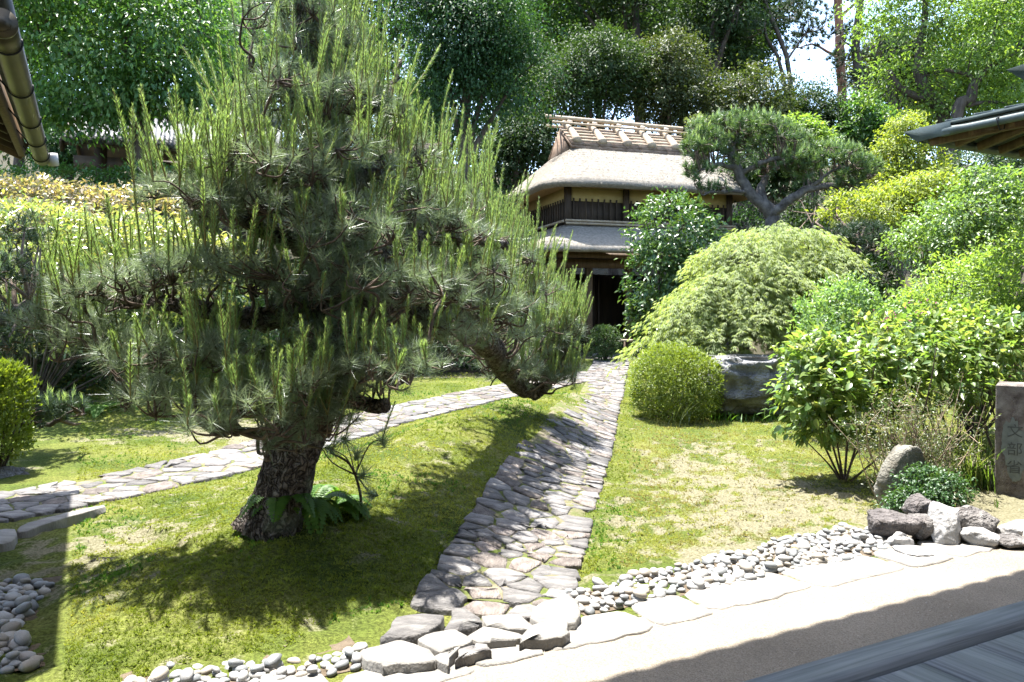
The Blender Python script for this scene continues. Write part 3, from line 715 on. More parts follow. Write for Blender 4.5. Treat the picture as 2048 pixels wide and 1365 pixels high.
# ------------------------------------------------------------------ building round the camera: veranda floor and deep tiled eave
bld = thing('veranda_building', 'grey weathered wooden veranda floor of the building in the foreground', 'veranda')
def axis_box(mb, d0, d1, e0, e1, z0, z1, r=None):
    box(mb, NE((d0 + d1) / 2, (e0 + e1) / 2, (z0 + z1) / 2), (e1 - e0, d1 - d0, z1 - z0), np.array(((EV[0], NV[0], 0), (EV[1], NV[1], 0), (0, 0, 1))), r)
def grain_mat(name, sc):
    m, nt, out = nodes(name); tc = nt.nodes.new('ShaderNodeTexCoord')
    r1 = nd(nt, 'ShaderNodeMapping'); r1.inputs['Rotation'].default_value = (0, 0, AZN); nt.links.new(tc.outputs['Object'], r1.inputs[0])
    r2 = nd(nt, 'ShaderNodeMapping'); r2.inputs['Scale'].default_value = sc; nt.links.new(r1.outputs[0], r2.inputs[0])
    n1 = nd(nt, 'ShaderNodeTexNoise'); n1.inputs['Scale'].default_value = 1.0; n1.inputs['Detail'].default_value = 9; n1.inputs['Distortion'].default_value = .6; nt.links.new(r2.outputs[0], n1.inputs['Vector'])
    n2 = tex(nt, 'ShaderNodeTexNoise', 2.2, Detail=5.0)
    c = ramp(nt, n1.outputs[0], [(.3, (.10, .106, .12)), (.5, (.19, .198, .215)), (.7, (.28, .288, .30))]); c2 = ramp(nt, n2.outputs[0], [(.3, (.78, .78, .8)), (.7, (1.12, 1.1, 1.08))])
    at = nd(nt, 'ShaderNodeAttribute', attribute_name='rnd'); v = ramp(nt, at.outputs['Fac'], [(0, (.85, .85, .85)), (1, (1.12, 1.12, 1.12))])
    b = nt.nodes.new('ShaderNodeBsdfPrincipled'); b.inputs['Roughness'].default_value = .5
    nt.links.new(mixc(nt, 1.0, mixc(nt, 1.0, c.outputs[0], c2.outputs[0], 'MULTIPLY'), v.outputs[0], 'MULTIPLY'), b.inputs['Base Color'])
    nt.links.new(bumpn(nt, n1.outputs[0], .5, .004), b.inputs['Normal']); nt.links.new(b.outputs[0], out.inputs[0]); return m
M['board'] = grain_mat('weathered_floor_boards', (48, 1.6, 20)); M['beam'] = grain_mat('weathered_edge_beam', (1.6, 48, 20))
part('edge_beam', M['beam'], bld, lambda mb: axis_box(mb, 1.665, 1.83, -8, 8, .30, .452))
for k in range(22):
    e0 = -2.22 + .29 * k
    part('floor_board', M['board'], bld, lambda mb: axis_box(mb, -2.2, 1.657, e0 + .0025, e0 + .2875, .41, .449 + .001 * (k % 3)))
for k in range(5): part('post', M['wood_dark'], bld, lambda mb: axis_box(mb, 1.45, 1.60, -7.6 + .0 + (0, 2.4, 6.2, 12.1, 15)[k], -7.45 + (0, 2.4, 6.2, 12.1, 15)[k], 0, 4.6))
def big_roof(mb):
    n = 400; E_ = np.linspace(-8.2, 8.2, n); w = .028 * np.abs(np.sin(E_ * math.pi / .25)) ** .6
    top = [NE(3.85 + a, q, 4.44) for a, q in zip(w, E_)]; bot = [NE(3.83 + a, q, 4.36) for a, q in zip(w, E_)]
    bk = [NE(-5, q, 7.4) for q in E_]; bb = [NE(-5, q, 7.3) for q in E_]
    ii = np.arange(4 * n).reshape(4, n); ii = np.vstack((ii, ii[:1]))
    mb.add(np.concatenate((top, bk, bb, bot)), np.stack((ii[:-1, :-1], ii[:-1, 1:], ii[1:, 1:], ii[1:, :-1]), -1).reshape(-1, 4))
part('tiled_roof', M['tile'], bld, big_roof)
M['bounce_sheet'] = solid_mat('pale_bounce_sheet', [(.3, (.32, .27, .21)), (.7, (.45, .39, .31))], 6, .8, .1, .004)  # pale so that the added sheet throws light back down
part('bounce_sheet', M['bounce_sheet'], bld, lambda mb: mb.add(np.array([NE(3.8, -8.1, 4.33), NE(3.8, 8.1, 4.33), NE(-4.9, 8.1, 7.2), NE(-4.9, -8.1, 7.2)]), np.array([(0, 1, 2, 3)])))  # unseen sheet added below the roof to brighten the shaded deck and paving
part('back_wall', M['plaster'], bld, lambda mb: axis_box(mb, -2.5, -2.3, -8, 8, 0, 5.9))

M['wood_mid'] = solid_mat('umber_wood', [(.3, (.05, .034, .022)), (.7, (.13, .09, .058))], 5, .75, .25, .008, (6, 6, .6))
# left wing: eave with round gutter
GD0, GD1, GE, GZ = 4.82, 8.76, -.30, 3.07
wing = thing('left_building', 'dark eave with long round copper gutter reaching in from the left edge', 'building')
def gutter_mesh(mb, a, b, r, n=20, open_top=True):
    a = np.array(a); b = np.array(b); d = nrm(b - a); s, u = frame(d); u = -u if u[2] < 0 else u
    ang = np.linspace(-math.pi, 0, n) if open_top else np.linspace(0, 2 * math.pi, n)
    for rr, flip in ((r, 0), (r * .9, 1)):
        V = np.concatenate([[p + rr * (math.cos(t) * s + math.sin(t) * u) for t in ang] for p in (a, b)]); j = np.arange(n - 1)
        mb.add(V, np.stack((j, j + 1, n + j + 1, n + j), 1), .5)
    for p in (a, b):
        V = [p] + [p + r * (math.cos(t) * s + math.sin(t) * u) for t in ang]; j = np.arange(1, n)
        mb.add(np.array(V), np.stack((np.zeros(n - 1, int), j, j + 1), 1), .5)
part('gutter', M['copper_gutter'], wing, lambda mb: tube(mb, [NE(GD0 + (GD1 - GD0) * t, GE - .065, GZ - .0) for t in np.linspace(0, 1, 20)], .066, 24), True)
part('gutter_cap', M['copper_gutter'], wing, lambda mb: (tube(mb, [NE(GD0 - .03, GE - .065, GZ), NE(GD0, GE - .065, GZ)], .074, 24), tube(mb, [NE(GD0 - .036, GE - .065, GZ), NE(GD0 - .03, GE - .065, GZ)], .045, 20)))
for d in (GD0 + .28, GD0 + 1.25, GD0 + 2.2, GD0 + 2.95, GD1 - .25):
    def hook(mb):
        t = np.linspace(-2.9, .3, 14); s = np.array((EV[0], EV[1], 0))
        tube(mb, [NE(d, GE - .40, GZ + .14), NE(d, GE - .2, GZ + .06)] + [NE(d, GE - .065, GZ) + .073 * (math.cos(q) * s + math.sin(q) * UP) for q in t], .006, 6)
    part('gutter_hook', M['wire'], wing, hook, True)
part('downpipe_head', M['pebble'], wing, lambda mb: tube(mb, [NE(GD1 - .02, GE + .02, GZ + .05), NE(GD1 + .02, GE + .03, GZ - .05)], .05, 10))
pt = math.tan(math.radians(24))
def wing_roof(mb):
    q = [NE(d, e, GZ + .12 + (GE - .06 - e) * pt + dz) for d in (GD0 - .02, GD1 + .08) for e, dz in ((GE - .06, 0), (GE - 4.5, 0), (GE - 4.5, .12), (GE - .03, .09))]
    mb.add(np.array(q), np.array([(0, 1, 2, 3), (7, 6, 5, 4), (0, 4, 5, 1), (1, 5, 6, 2), (2, 6, 7, 3), (3, 7, 4, 0)]))
part('roof', M['tile'], wing, wing_roof)
for k, d in enumerate(np.arange(GD0 + .1, GD1, .38)):
    part('rafter', M['wood_dark'], wing, lambda mb: bar(mb, NE(d, GE - .26, GZ + .10), NE(d, GE - 2.2, GZ + .10 + 1.94 * pt), .07, .10))
part('fascia', M['wood_mid'], wing, lambda mb: bar(mb, NE(GD0, GE - .225, GZ + .075), NE(GD1 + .02, GE - .225, GZ + .075), .05, .14))
part('end_fascia', M['wood_mid'], wing, lambda mb: bar(mb, NE(GD1 + .03, GE - .2, GZ + .055), NE(GD1 + .03, GE - 3.2, GZ + .055 + 3.0 * pt), .05, .16))
part('end_fascia', M['wood_mid'], wing, lambda mb: bar(mb, NE(GD0 - .02, GE - .25, GZ + .09), NE(GD0 - .02, GE - 3.2, GZ + .09 + 2.95 * pt), .04, .14))
part('purlin', M['wood_mid'], wing, lambda mb: bar(mb, NE(GD0, GE - 1.1, GZ + .30), NE(GD1, GE - 1.1, GZ + .30), .12, .14))
part('wall', M['plaster'], wing, lambda mb: axis_box(mb, GD0 + .2, GD1 - .3, GE - 1.9, GE - 1.75, -.05, GZ + .45))

# right building: hipped copper roof corner
TD, TE, TZ = 5.77, 8.32, 3.60
cop = thing('copper_roof_building', 'greenish copper roof corner with gutter and brown rafters at the right edge', 'building')
def cpt(a, b, z): return NE(TD - a, TE + b, TZ + z)      # a: towards the camera along the left eave, b: right along the far eave
p2 = math.tan(math.radians(13))
def cop_roof(mb):
    k = 7.0; up = .10
    for dz, fl in ((up, 0), (.02, 1)):
        V = np.array([cpt(-.02, -.02, dz), cpt(k, -.02, dz), cpt(k, k / 2, dz + k / 2 * p2), cpt(k / 2, k / 2, dz + k / 2 * p2), cpt(-.02, k, dz), cpt(k / 2, k, dz + k / 2 * p2)])
        V = np.vstack((V, [cpt(k, k, dz + k / 2 * p2)]))
        mb.add(V, np.array([(0, 1, 2, 3), (0, 3, 5, 4), (3, 2, 6, 5)]))
    for a, b in ((cpt(-.02, -.02, 0), cpt(7, -.02, 0)), (cpt(-.02, -.02, 0), cpt(-.02, 7, 0))):
        V = np.array([a + UP * .02, b + UP * .02, b + UP * .10, a + UP * .10]); mb.add(V, np.array([(0, 1, 2, 3)]))
part('roof', M['copper'], cop, cop_roof)
for a in np.arange(.25, 6.5, .32): part('roof_seam', M['copper'], cop, lambda mb: bar(mb, cpt(a, -.02, .112), cpt(a, min(a, 3.5), .112 + min(a, 3.5) * p2), .025, .03))
for z, r in ((.055, .0), (.085, 0.0)): pass
part('eave_strip', M['copper'], cop, lambda mb: bar(mb, cpt(-.05, -.045, .075), cpt(7, -.045, .075), .05, .035))
part('gutter', M['copper'], cop, lambda mb: tube(mb, [cpt(t, -.05, -.015 + .03 * math.exp(-t * 4)) for t in np.linspace(.02, 7, 30)], np.r_[.03, .055, np.full(28, .042)], 16), True)
part('gutter', M['copper'], cop, lambda mb: tube(mb, [cpt(-.05, t, -.015) for t in np.linspace(.02, 7, 30)], np.r_[.03, np.full(29, .055)], 16), True)
def tipm(mb):
    V = np.array([cpt(-.16, -.16, .06), cpt(.35, -.09, .09), cpt(.35, -.09, -.05), cpt(-.06, -.06, -.06), cpt(-.09, .35, .09), cpt(-.09, .35, -.05), cpt(.1, .1, .13)])
    mb.add(V, np.array([(0, 3, 2, 1)])); mb.f.append(np.array([(0, 4, 5, 3)])); mb.f.append(np.array([(0, 1, 6), (0, 6, 4)]))
part('corner_cap', M['copper'], cop, tipm)
part('gutter_hook', M['wire'], cop, lambda mb: tube(mb, [cpt(.86, .02, .06), cpt(.86, -.12, .0), cpt(.86, -.06, -.11), cpt(.86, .02, -.09), cpt(.86, .03, -.02)], .007, 6))
part('hip_rafter', M['wood_brown'], cop, lambda mb: bar(mb, cpt(.03, .03, -.05), cpt(3.4, 3.4, -.05 + 3.4 * p2), .10, .12))
for a in np.arange(.5, 6.5, .42): part('rafter', M['wood_brown'], cop, lambda mb: bar(mb, cpt(a, .04, -.035), cpt(a, min(a, 2.4), -.035 + min(a, 2.4) * p2), .07, .09))
for b in np.arange(.5, 6.5, .42): part('rafter', M['wood_brown'], cop, lambda mb: bar(mb, cpt(.04, b, -.035), cpt(min(b, 2.4), b, -.035 + min(b, 2.4) * p2), .07, .09))
part('wall', M['plaster'], cop, lambda mb: axis_box(mb, TD - 7, TD - 1.5, TE + 1.5, TE + 1.65, 0, TZ + .4))
U0 = P(2012, 146, 10.8); ud, ue = de(U0[0], U0[1])
def up_roof(mb):
    V = []
    for dz in (0, .0):
        pass
    a = [NE(ud, ue, U0[2] + .04), NE(ud - 3, ue, U0[2] + .04), NE(ud - 3, ue + 3, U0[2] + 1.2), NE(ud, ue + 3, U0[2] + .04), NE(ud - .25, ue + .25, U0[2] - .22), NE(ud - 3, ue + .25, U0[2] - .22), NE(ud - .25, ue + 3, U0[2] - .22)]
    mb.add(np.array(a), np.array([(0, 1, 5, 4), (0, 4, 6, 3)])); mb.f.append(np.array([(0, 2, 1), (0, 3, 2)]))
part('ridge_end', M['copper'], cop, up_roof)

# small tiled gate on the slope at the left, under the trees
tg0 = P(255, 340, 17.0); gz0 = float(H(tg0[0], 17.0))
tgate = thing('tiled_gate', 'dark wooden gate with grey tiled roof half hidden under trees behind the hedge', 'gate', (tg0[0], 17.0, gz0), math.radians(20))
zt = tg0[2] - gz0                       # height of the eave above its ground
for sgn in (-1, 1):
    for k in range(24):
        u = -.95 + .17 * k
        part('tile_row', M['tile'], tgate, lambda mb: (tube(mb, [(u, sgn * .05, zt + 1.12), (u, sgn * .75, zt + .60), (u, sgn * 1.35, zt + .30)], .045, 8), box(mb, (u + .085, sgn * .7, zt + .66), (.13, 1.5, .03), np.array(((1, 0, 0), (0, math.cos(.56), sgn * math.sin(.56)), (0, -sgn * math.sin(.56), math.cos(.56)))))))
part('ridge', M['tile'], tgate, lambda mb: (box(mb, (1.0, 0, zt + 1.2), (4.3, .22, .2)), tube(mb, [(-1.2, 0, zt + 1.34), (3.2, 0, zt + 1.34)], .08, 10)))
part('roof_board', M['wood_dark'], tgate, lambda mb: (bar(mb, (1.0, 0, zt + 1.02), (1.0, -1.3, zt + .22), 4.0, .06), bar(mb, (1.0, 0, zt + 1.02), (1.0, 1.3, zt + .22), 4.0, .06)))
part('gable_board', M['wood_dark'], tgate, lambda mb: (bar(mb, (-1.02, 0, zt + .98), (-1.02, -1.3, zt + .16), .06, .2), bar(mb, (-1.02, 0, zt + .98), (-1.02, 1.3, zt + .16), .06, .2)))
for u in (-.5, 2.5): part('post', M['wood_dark'], tgate, lambda mb: box(mb, (u, 0, zt / 2 + .3), (.22, .22, zt + .8)))
part('cross_beam', M['wood_dark'], tgate, lambda mb: box(mb, (1.0, 0, zt + .1), (4.0, .2, .25)))
part('door_leaf', M['wood_dark'], tgate, lambda mb: box(mb, (1.0, .05, zt / 2 - .05), (2.75, .07, zt - .1)))

# ------------------------------------------------------------------ rocks
def rock(name, label, c, s, seed, mat='rock', rz=0.0, rough=.5, sharp=.3, group=None, tilt=(0, 0), flat=None):
    nu, nv = 30, 18
    th = np.linspace(0, math.pi, nv + 1)[1:-1]; ph = np.linspace(0, 2 * math.pi, nu, endpoint=False)
    D = np.array([(math.sin(t) * math.cos(p), math.sin(t) * math.sin(p), math.cos(t)) for t in th for p in ph] + [(0, 0, 1), (0, 0, -1)])
    r0 = np.random.default_rng(seed)
    V = np.sign(D) * np.abs(D) ** (1 - sharp)
    for _ in range(15):                                   # facets: cut with random planes
        nn = nrm(r0.normal(size=3)); dcut = .62 + .3 * r0.random(); ov = V @ nn - dcut; V = V - np.clip(ov, 0, None)[:, None] * nn * .92
    V = V * (1 + rough * (fbm(D * 1.8 + seed, 4, seed) - .5) + .12 * (fbm(D * 7 + seed, 3, seed + 5) - .5))[:, None]
    if flat: V[:, 2] = np.minimum(V[:, 2], flat)
    V = V * np.asarray(s) / 2
    j = np.arange(nu); F = np.concatenate([np.stack((r * nu + j, (r + 1) * nu + j, (r + 1) * nu + (j + 1) % nu, r * nu + (j + 1) % nu), 1) for r in range(nv - 2)])
    mb = MB(); mb.add(V, F); top = len(V) - 2; b = (nv - 2) * nu
    mb.f.append(np.stack((np.full(nu, top), j, (j + 1) % nu), 1)); mb.f.append(np.stack((np.full(nu, top + 1), b + (j + 1) % nu, b + j), 1))
    o = mb.build(name, M[mat], None, True); o.location = c; o.rotation_euler = (tilt[0], tilt[1], rz)
    for q in o.data.polygons: pass
    return tag(o, label, 'rock', group)
M['rock_white'] = solid_mat('white_quartz_rock', [(.25, (.22, .21, .20)), (.7, (.36, .35, .335))], 5, .75, .6, .03, None, 9, .3, 30)
M['rock_purple'] = solid_mat('purple_brown_rock', [(.3, (.065, .057, .054)), (.55, (.125, .112, .106)), (.75, (.22, .20, .19))], 8, .85, 1.0, .06, None, 10, .3, 30)
M['rock_lichen'] = solid_mat('lichen_rock', [(.3, (.09, .08, .06)), (.5, (.15, .142, .118)), (.7, (.25, .24, .21))], 6, .9, .8, .03, None, 10, .2, 40)
g6 = 'rocks heaped at the edge of the paving'
def prock(name, label, px, py, y, w, h, depth, seed, mat, **k):
    c = P(px, py, y); s = y / FOC
    return rock(name, label, c, (w * s, depth, h * s), seed, mat, **k)
prock('rock', 'tall leaning lichen-grey standing rock in front of the twiggy shrub', 1806, 962, 6.35, 96, 160, .26, 3, 'rock_lichen', tilt=(0, .62), sharp=.45)
prock('rock', 'long purple-brown rock lying at the left end of the heap', 1788, 1054, 5.65, 150, 66, .34, 5, 'rock_purple', rz=.15, group=g6)
prock('rock', 'dark rounded rock at the very top of the heap under the small shrub', 1838, 1018, 5.75, 74, 58, .22, 7, 'rock_purple', group=g6)
prock('rock', 'brownish middle rock beside the white quartz block', 1845, 1056, 5.6, 60, 66, .2, 8, 'rock', group=g6)
prock('rock', 'white quartz block standing tilted in the heap', 1893, 1056, 5.5, 66, 104, .16, 9, 'rock_white', tilt=(-.5, .35), sharp=.6, rough=.15, group=g6)
prock('rock', 'broad grey rock behind the white quartz block', 1938, 1042, 5.72, 125, 70, .28, 11, 'rock', tilt=(0, .25), group=g6)
prock('rock', 'pale flat-topped rock right of the white quartz block', 1965, 1078, 5.5, 100, 45, .26, 12, 'rock_white', tilt=(-.1, .12), group=g6)
prock('rock', 'small angular whitish rock among the pebbles left of the heap', 1802, 1085, 5.45, 52, 46, .16, 13, 'rock_white', sharp=.5, group=g6)
prock('rock', 'dark low rock at the right edge of the heap', 2030, 1084, 5.45, 85, 28, .2, 14, 'rock', group=g6)
prock('rock', 'light grey rock beneath the stone pillar at the right edge', 2020, 1064, 5.7, 55, 34, .2, 15, 'rock_white', group=g6)
prock('rock', 'flat pale rock low in front of the heap', 1835, 1104, 5.3, 110, 26, .3, 16, 'rock_white', group=g6)
prock('rock', 'dark grey rock on the moss under the yellow-green shrub at the left', 12, 958, 7.9, 62, 46, .3, 21, 'rock', group='rocks at the left edge')
prock('rock', 'small brown rock next to the dark grey rock at the left', 46, 955, 7.95, 36, 24, .15, 22, 'rock_purple', group='rocks at the left edge')

# stone water basin rock
bc = P(1505, 764, 11.3)
def basin():
    nu, nv = 64, 40; th = np.linspace(0, math.pi, nv + 1)[1:-1]; ph = np.linspace(0, 2 * math.pi, nu, endpoint=False)
    D = np.array([(math.sin(t) * math.cos(p), math.sin(t) * math.sin(p), math.cos(t)) for t in th for p in ph] + [(0, 0, 1), (0, 0, -1)])
    V = np.sign(D) * np.abs(D) ** .62
    ridg = 1 - np.abs(fbm(D * np.array((2.2, 2.2, 3.0)) + 9.3, 4, 77) * 2 - 1)
    V = V * (1 + .75 * (ridg - .78) + .30 * (fbm(D * 4.2 + 3, 4, 12) - .5))[:, None]
    V[:, 2] = np.clip(V[:, 2], -1, .78 + .05 * (fbm(D * 3, 2, 3) - .5))
    top = (V[:, 2] > .70); rr = np.hypot((V[:, 0] - .18) / .62, V[:, 1] / .6)
    V[:, 2] -= np.where(top, .5 * sm(1.0, .72, rr), 0)
    V = V * np.array((.62, .48, .46))
    j = np.arange(nu); F = np.concatenate([np.stack((r * nu + j, (r + 1) * nu + j, (r + 1) * nu + (j + 1) % nu, r * nu + (j + 1) % nu), 1) for r in range(nv - 2)])
    mb = MB(); mb.add(V, F); t = len(V) - 2; b = (nv - 2) * nu
    mb.f.append(np.stack((np.full(nu, t), j, (j + 1) % nu), 1)); mb.f.append(np.stack((np.full(nu, t + 1), b + (j + 1) % nu, b + j), 1))
    o = mb.build('stone_basin', M['wet_rock'], None, True); o.location = (bc[0], bc[1] + .25, bc[2]); return o
tag(basin(), 'hollowed grey rock water basin between the round azalea and the broad-leaf shrub', 'basin')

# inscribed pillar
pb = G(2030, 988)
M['pillar'] = solid_mat('speckled_granite', [(.30, (.065, .054, .048)), (.45, (.125, .108, .096)), (.62, (.20, .182, .163)), (.75, (.27, .252, .228))], 10, .9, .7, .012, None, 12, .2, 120)
M['lichen'] = solid_mat('blue_grey_lichen', [(.3, (.11, .125, .115)), (.7, (.17, .19, .172))], 14, .95, .4, .006)
M['carving'] = solid_mat('carved_groove', [(.3, (.05, .055, .05)), (.7, (.085, .092, .086))], 20, .95, .1, .003)
sc7 = pb[1] / FOC; pw = .34; phh = .97
pil = thing('stone_pillar', 'square weathered granite pillar with carved characters at the right edge', 'stone pillar', (P(1988, 980, pb[1])[0], pb[1], pb[2] - .06), math.radians(-34))
def pillar(mb):
    rows = []
    for z in np.linspace(0, phh + .06, 22):
        k = 1 + .035 * (z / phh - .5)
        q = rrect(pw / 2 * k, pw / 2 * k, .012, pw / 2, pw / 2, 9, 3); q = q + (rng.random(q.shape) - .5) * .004
        rows.append(np.column_stack((q, np.full(len(q), z))))
    n = len(rows[0]); V = np.concatenate(rows); j = np.arange(n)
    mb.add(V, np.concatenate([np.stack((r * n + j, r * n + (j + 1) % n, (r + 1) * n + (j + 1) % n, (r + 1) * n + j), 1) for r in range(21)]))
    top = np.column_stack((rrect(pw * .47, pw * .47, .02, pw / 2, pw / 2, 9, 3), np.full(n, phh + .075))); b = mb.n
    mb.add(np.vstack((rows[-1], top, [[pw / 2, pw / 2, phh + .085]])), np.stack((j, (j + 1) % n, n + (j + 1) % n, n + j), 1), .5)
    mb.f.append(np.stack((b + n + j, b + n + (j + 1) % n, np.full(n, b + 2 * n)), 1))
part('shaft', M['pillar'], pil, pillar)
def lich(mb):
    ang = np.linspace(0, 2 * math.pi, 60, endpoint=False)
    rad = 1 + .55 * (fbm(np.stack((np.cos(ang) * 2.2, np.sin(ang) * 2.2, 0 * ang), 1), 3, 8) - .5) * 2
    V = np.column_stack((.15 + .085 * rad * np.cos(ang), np.full(60, -.0045), .48 + .27 * rad * np.sin(ang)))
    mb.add(np.vstack((V, [[.15, -.0045, .48]])), np.stack((np.arange(60), (np.arange(60) + 1) % 60, np.full(60, 60)), 1))
part('lichen_patch', M['lichen'], pil, lich)
def glyph(ch, z, size):
    cu = bpy.data.curves.new('character', 'FONT'); cu.body = ch; cu.size = size; cu.align_x = 'CENTER'; cu.extrude = .0008
    to = bpy.data.objects.new('character', cu); COL.objects.link(to); bpy.context.view_layer.update()
    me = bpy.data.meshes.new_from_object(to.evaluated_get(bpy.context.evaluated_depsgraph_get())); bpy.data.objects.remove(to); bpy.data.curves.remove(cu)
    me.materials.clear(); me.materials.append(M['carving'])
    o = link('carved_character', me, pil, (.15, -.0062, z)); o.rotation_euler = (math.pi / 2, 0, 0); return o
for ch, z in (('文', .59), ('部', .43), ('省', .27)): glyph(ch, z, .125)

# ------------------------------------------------------------------ foliage tools
def add_leaves(mb, p, d, n, L, W, r, fold=.22, droop=.12):
    """one folded leaf (two triangles) per row"""
    k = len(p); L = np.broadcast_to(L, (k,))[:, None]; W = np.broadcast_to(W, (k,))[:, None]
    d = nrm(d); n = nrm(n - d * (n * d).sum(1, keepdims=True)); s = np.cross(d, n)
    m = p + d * L * .42
    V = np.stack((p, m + s * W / 2 + n * W * fold, p + d * L - n * L * droop, m - s * W / 2 + n * W * fold), 1).reshape(-1, 3)
    b = np.arange(k)[:, None] * 4
    mb.add(V, np.concatenate((b + np.array((0, 1, 2)), b + np.array((0, 2, 3)))), np.repeat(np.broadcast_to(r, (k,)), 4))

def lobe_points(lobes, n, inner=.5, up=.25, clump=26, cl=.16, rag=.25):
    """clumped points through a set of ellipsoids -> positions, outward directions, clump centres"""
    lb = np.asarray(lobes, float); w = (lb[:, 3] * lb[:, 4] + lb[:, 3] * lb[:, 5] + lb[:, 4] * lb[:, 5]); w = w / w.sum()
    nc = max(1, n // clump); i = rng.choice(len(lb), nc, p=w)
    d = rdir(nc); d[:, 2] += up; d = nrm(d)
    fr = 1 - inner * rng.random(nc) ** 1.6; fr = fr * (1 + rag * (fbm(d * 2.2 + lb[i, :3], 2, 61) - .5) * 2)
    c = lb[i, :3] + d * lb[i, 3:6] * fr[:, None]
    j = np.repeat(np.arange(nc), clump); sig = (lb[i, 3:6].mean(1) * cl)[j][:, None] * (.5 + rng.random((nc, 1)))[j]
    p = c[j] + rng.normal(size=(len(j), 3)) * sig * np.array((1, 1, .6))
    return p, d[j], c, i

def bush_mesh(lobes, n, L, W, inner=.5, up=.25, clump=26, cl=.16, droop=.1, face=.6, tipdown=.3, rag=.25, jit=.35, tone=.0):
    p, o, c, _ = lobe_points(lobes, n, inner, up, clump, cl, rag)
    k = len(p); d = nrm(o * .7 + rdir(k) * .75 + np.array((0, 0, -tipdown))); nn = nrm(UP * face + o * .6 + rdir(k) * .30 + np.repeat(rdir(k // clump + 1), clump, 0)[:k] * .25)
    cr = np.repeat(rng.random(k // clump + 1), clump)[:k]
    r = np.clip(.55 * rng.random(k) + .45 * cr + tone, 0, 1)
    mb = MB(); add_leaves(mb, p, d, nn, L * (1 - jit + 2 * jit * rng.random(k)), W * (1 - jit + 2 * jit * rng.random(k)), r, droop=droop); return mb, c

def twigs_to(mb, root, targets, r0, r1, n=5, sag=.1, sides=4):
    for t in targets:
        m = (root + t) / 2 + rng.normal(size=3) * np.linalg.norm(t - root) * .08 + UP * np.linalg.norm(t - root) * sag
        pts = spline([root, m, t], 3); tube(mb, pts, np.linspace(r0, r1, len(pts)), sides, False)

def plant(name, label, cat, base, lobes, mat, n, L, W, bark='bark_smooth', trunk=None, group=None, ntw=14, tr=.03, crown_name='crown', **k):
    """a shrub or tree: trunk and limbs, crown of single leaves"""
    base = np.asarray(base, float); t = thing(name, label, cat, base, 0, group)
    mb, c = bush_mesh(lobes, n, L, W, **k); put_world(mb, crown_name, M[mat], t, False)
    wb = MB(); tips = None
    if trunk is not None:
        for limb in trunk:
            q = spline(np.asarray(limb, float), 5); tube(wb, q[:, :3], q[:, 3], 9, True, None, .15)
        ends = np.array([l[-1][:3] for l in trunk] + [l[len(l) // 2][:3] for l in trunk])
        sel = c[rng.choice(len(c), min(len(c), ntw), replace=False)]
        for s in sel:
            q = ends[np.argmin(np.linalg.norm(ends - s, axis=1))]; twigs_to(wb, q, [s], tr * .7, tr * .15)
    else:
        sel = c[rng.choice(len(c), min(len(c), ntw), replace=False)]
        twigs_to(wb, base + np.array((0, 0, -.05)), sel, tr, tr * .2)
    put_world(wb, 'trunk' if trunk is not None else 'stems', M[bark], t, True)
    return t

def put_world(mb, name, mat, parent, smooth=False, kind=None):
    """build from world coordinates as a child of an unrotated thing"""
    o = mb.build(name, mat, parent, smooth)
    o.data.transform(Matrix.Translation(-Vector(parent.location)))
    if kind: o['kind'] = kind
    return o

def lob(px, py, y, rx, ry, rd):
    """ellipsoid: centre at a photo pixel and depth, radii in photo pixels (x, z) and metres (depth)"""
    c = P(px, py, y); s = y / FOC; return (c[0], c[1], c[2], rx * s, rd, ry * s)

# ------------------------------------------------------------------ pine tools
def add_tufts(mb, pos, dr, n, L, W, spread=1.15, back=.05, rlo=0., rhi=1.):
    """needles radiating round the shoot direction"""
    T = len(pos); dr = nrm(dr); a = nrm(np.cross(dr, rdir(T))); b = np.cross(dr, a)
    ph = rng.random((T, n)) * 2 * math.pi; th = spread * (.25 + .9 * rng.random((T, n)))
    d = dr[:, None] * np.cos(th)[..., None] + (a[:, None] * np.cos(ph)[..., None] + b[:, None] * np.sin(ph)[..., None]) * np.sin(th)[..., None]
    p = pos[:, None] - dr[:, None] * (back * rng.random((T, n)))[..., None]
    ln = (L * (.65 + .5 * rng.random((T, n))))[..., None]; s = nrm(np.cross(d, rdir(T * n).reshape(T, n, 3)))
    tip = p + d * ln + np.array((0, 0, -1)) * ln * .10 * rng.random((T, n, 1))
    V = np.stack((p - s * W / 2, p + s * W / 2, tip), 2).reshape(-1, 3)
    tr = (rng.random((T, 1)) * .5 + rng.random((T, n)) * .5) * (rhi - rlo) + rlo
    mb.add(V, np.arange(len(V)).reshape(-1, 3), np.repeat(tr.ravel(), 3))

def candle_geo(length, seed):
    """upright new shoot: stem and short needles, two meshes worth of arrays"""
    r0 = np.random.default_rng(seed); bend = (r0.random(2) - .5) * .22 * length
    t = np.linspace(0, 1, 6); stem = np.column_stack((bend[0] * t ** 2, bend[1] * t ** 2, length * t))
    n = int(70 + 380 * length); u = .12 + .88 * r0.random(n) ** .8
    p = np.column_stack((bend[0] * u ** 2, bend[1] * u ** 2, length * u)); ph = r0.random(n) * 6.283
    rad = np.column_stack((np.cos(ph), np.sin(ph), 0 * ph)); an = .36 + .34 * r0.random(n) - .2 * (u > .93)
    d = rad * np.sin(an)[:, None] + UP * np.cos(an)[:, None]; ln = (.030 + .018 * r0.random(n)) * np.where(u > .9, .75, 1.0) * (1.1 - .25 * u)
    s = nrm(np.cross(d, r0.normal(size=(n, 3)))); w = .0031
    V = np.stack((p - s * w / 2, p + s * w / 2, p + d * ln[:, None]), 1).reshape(-1, 3)
    return stem, V, np.repeat(np.clip(r0.random(n) * .6 + .4 * (u > .88), 0, 1), 3)

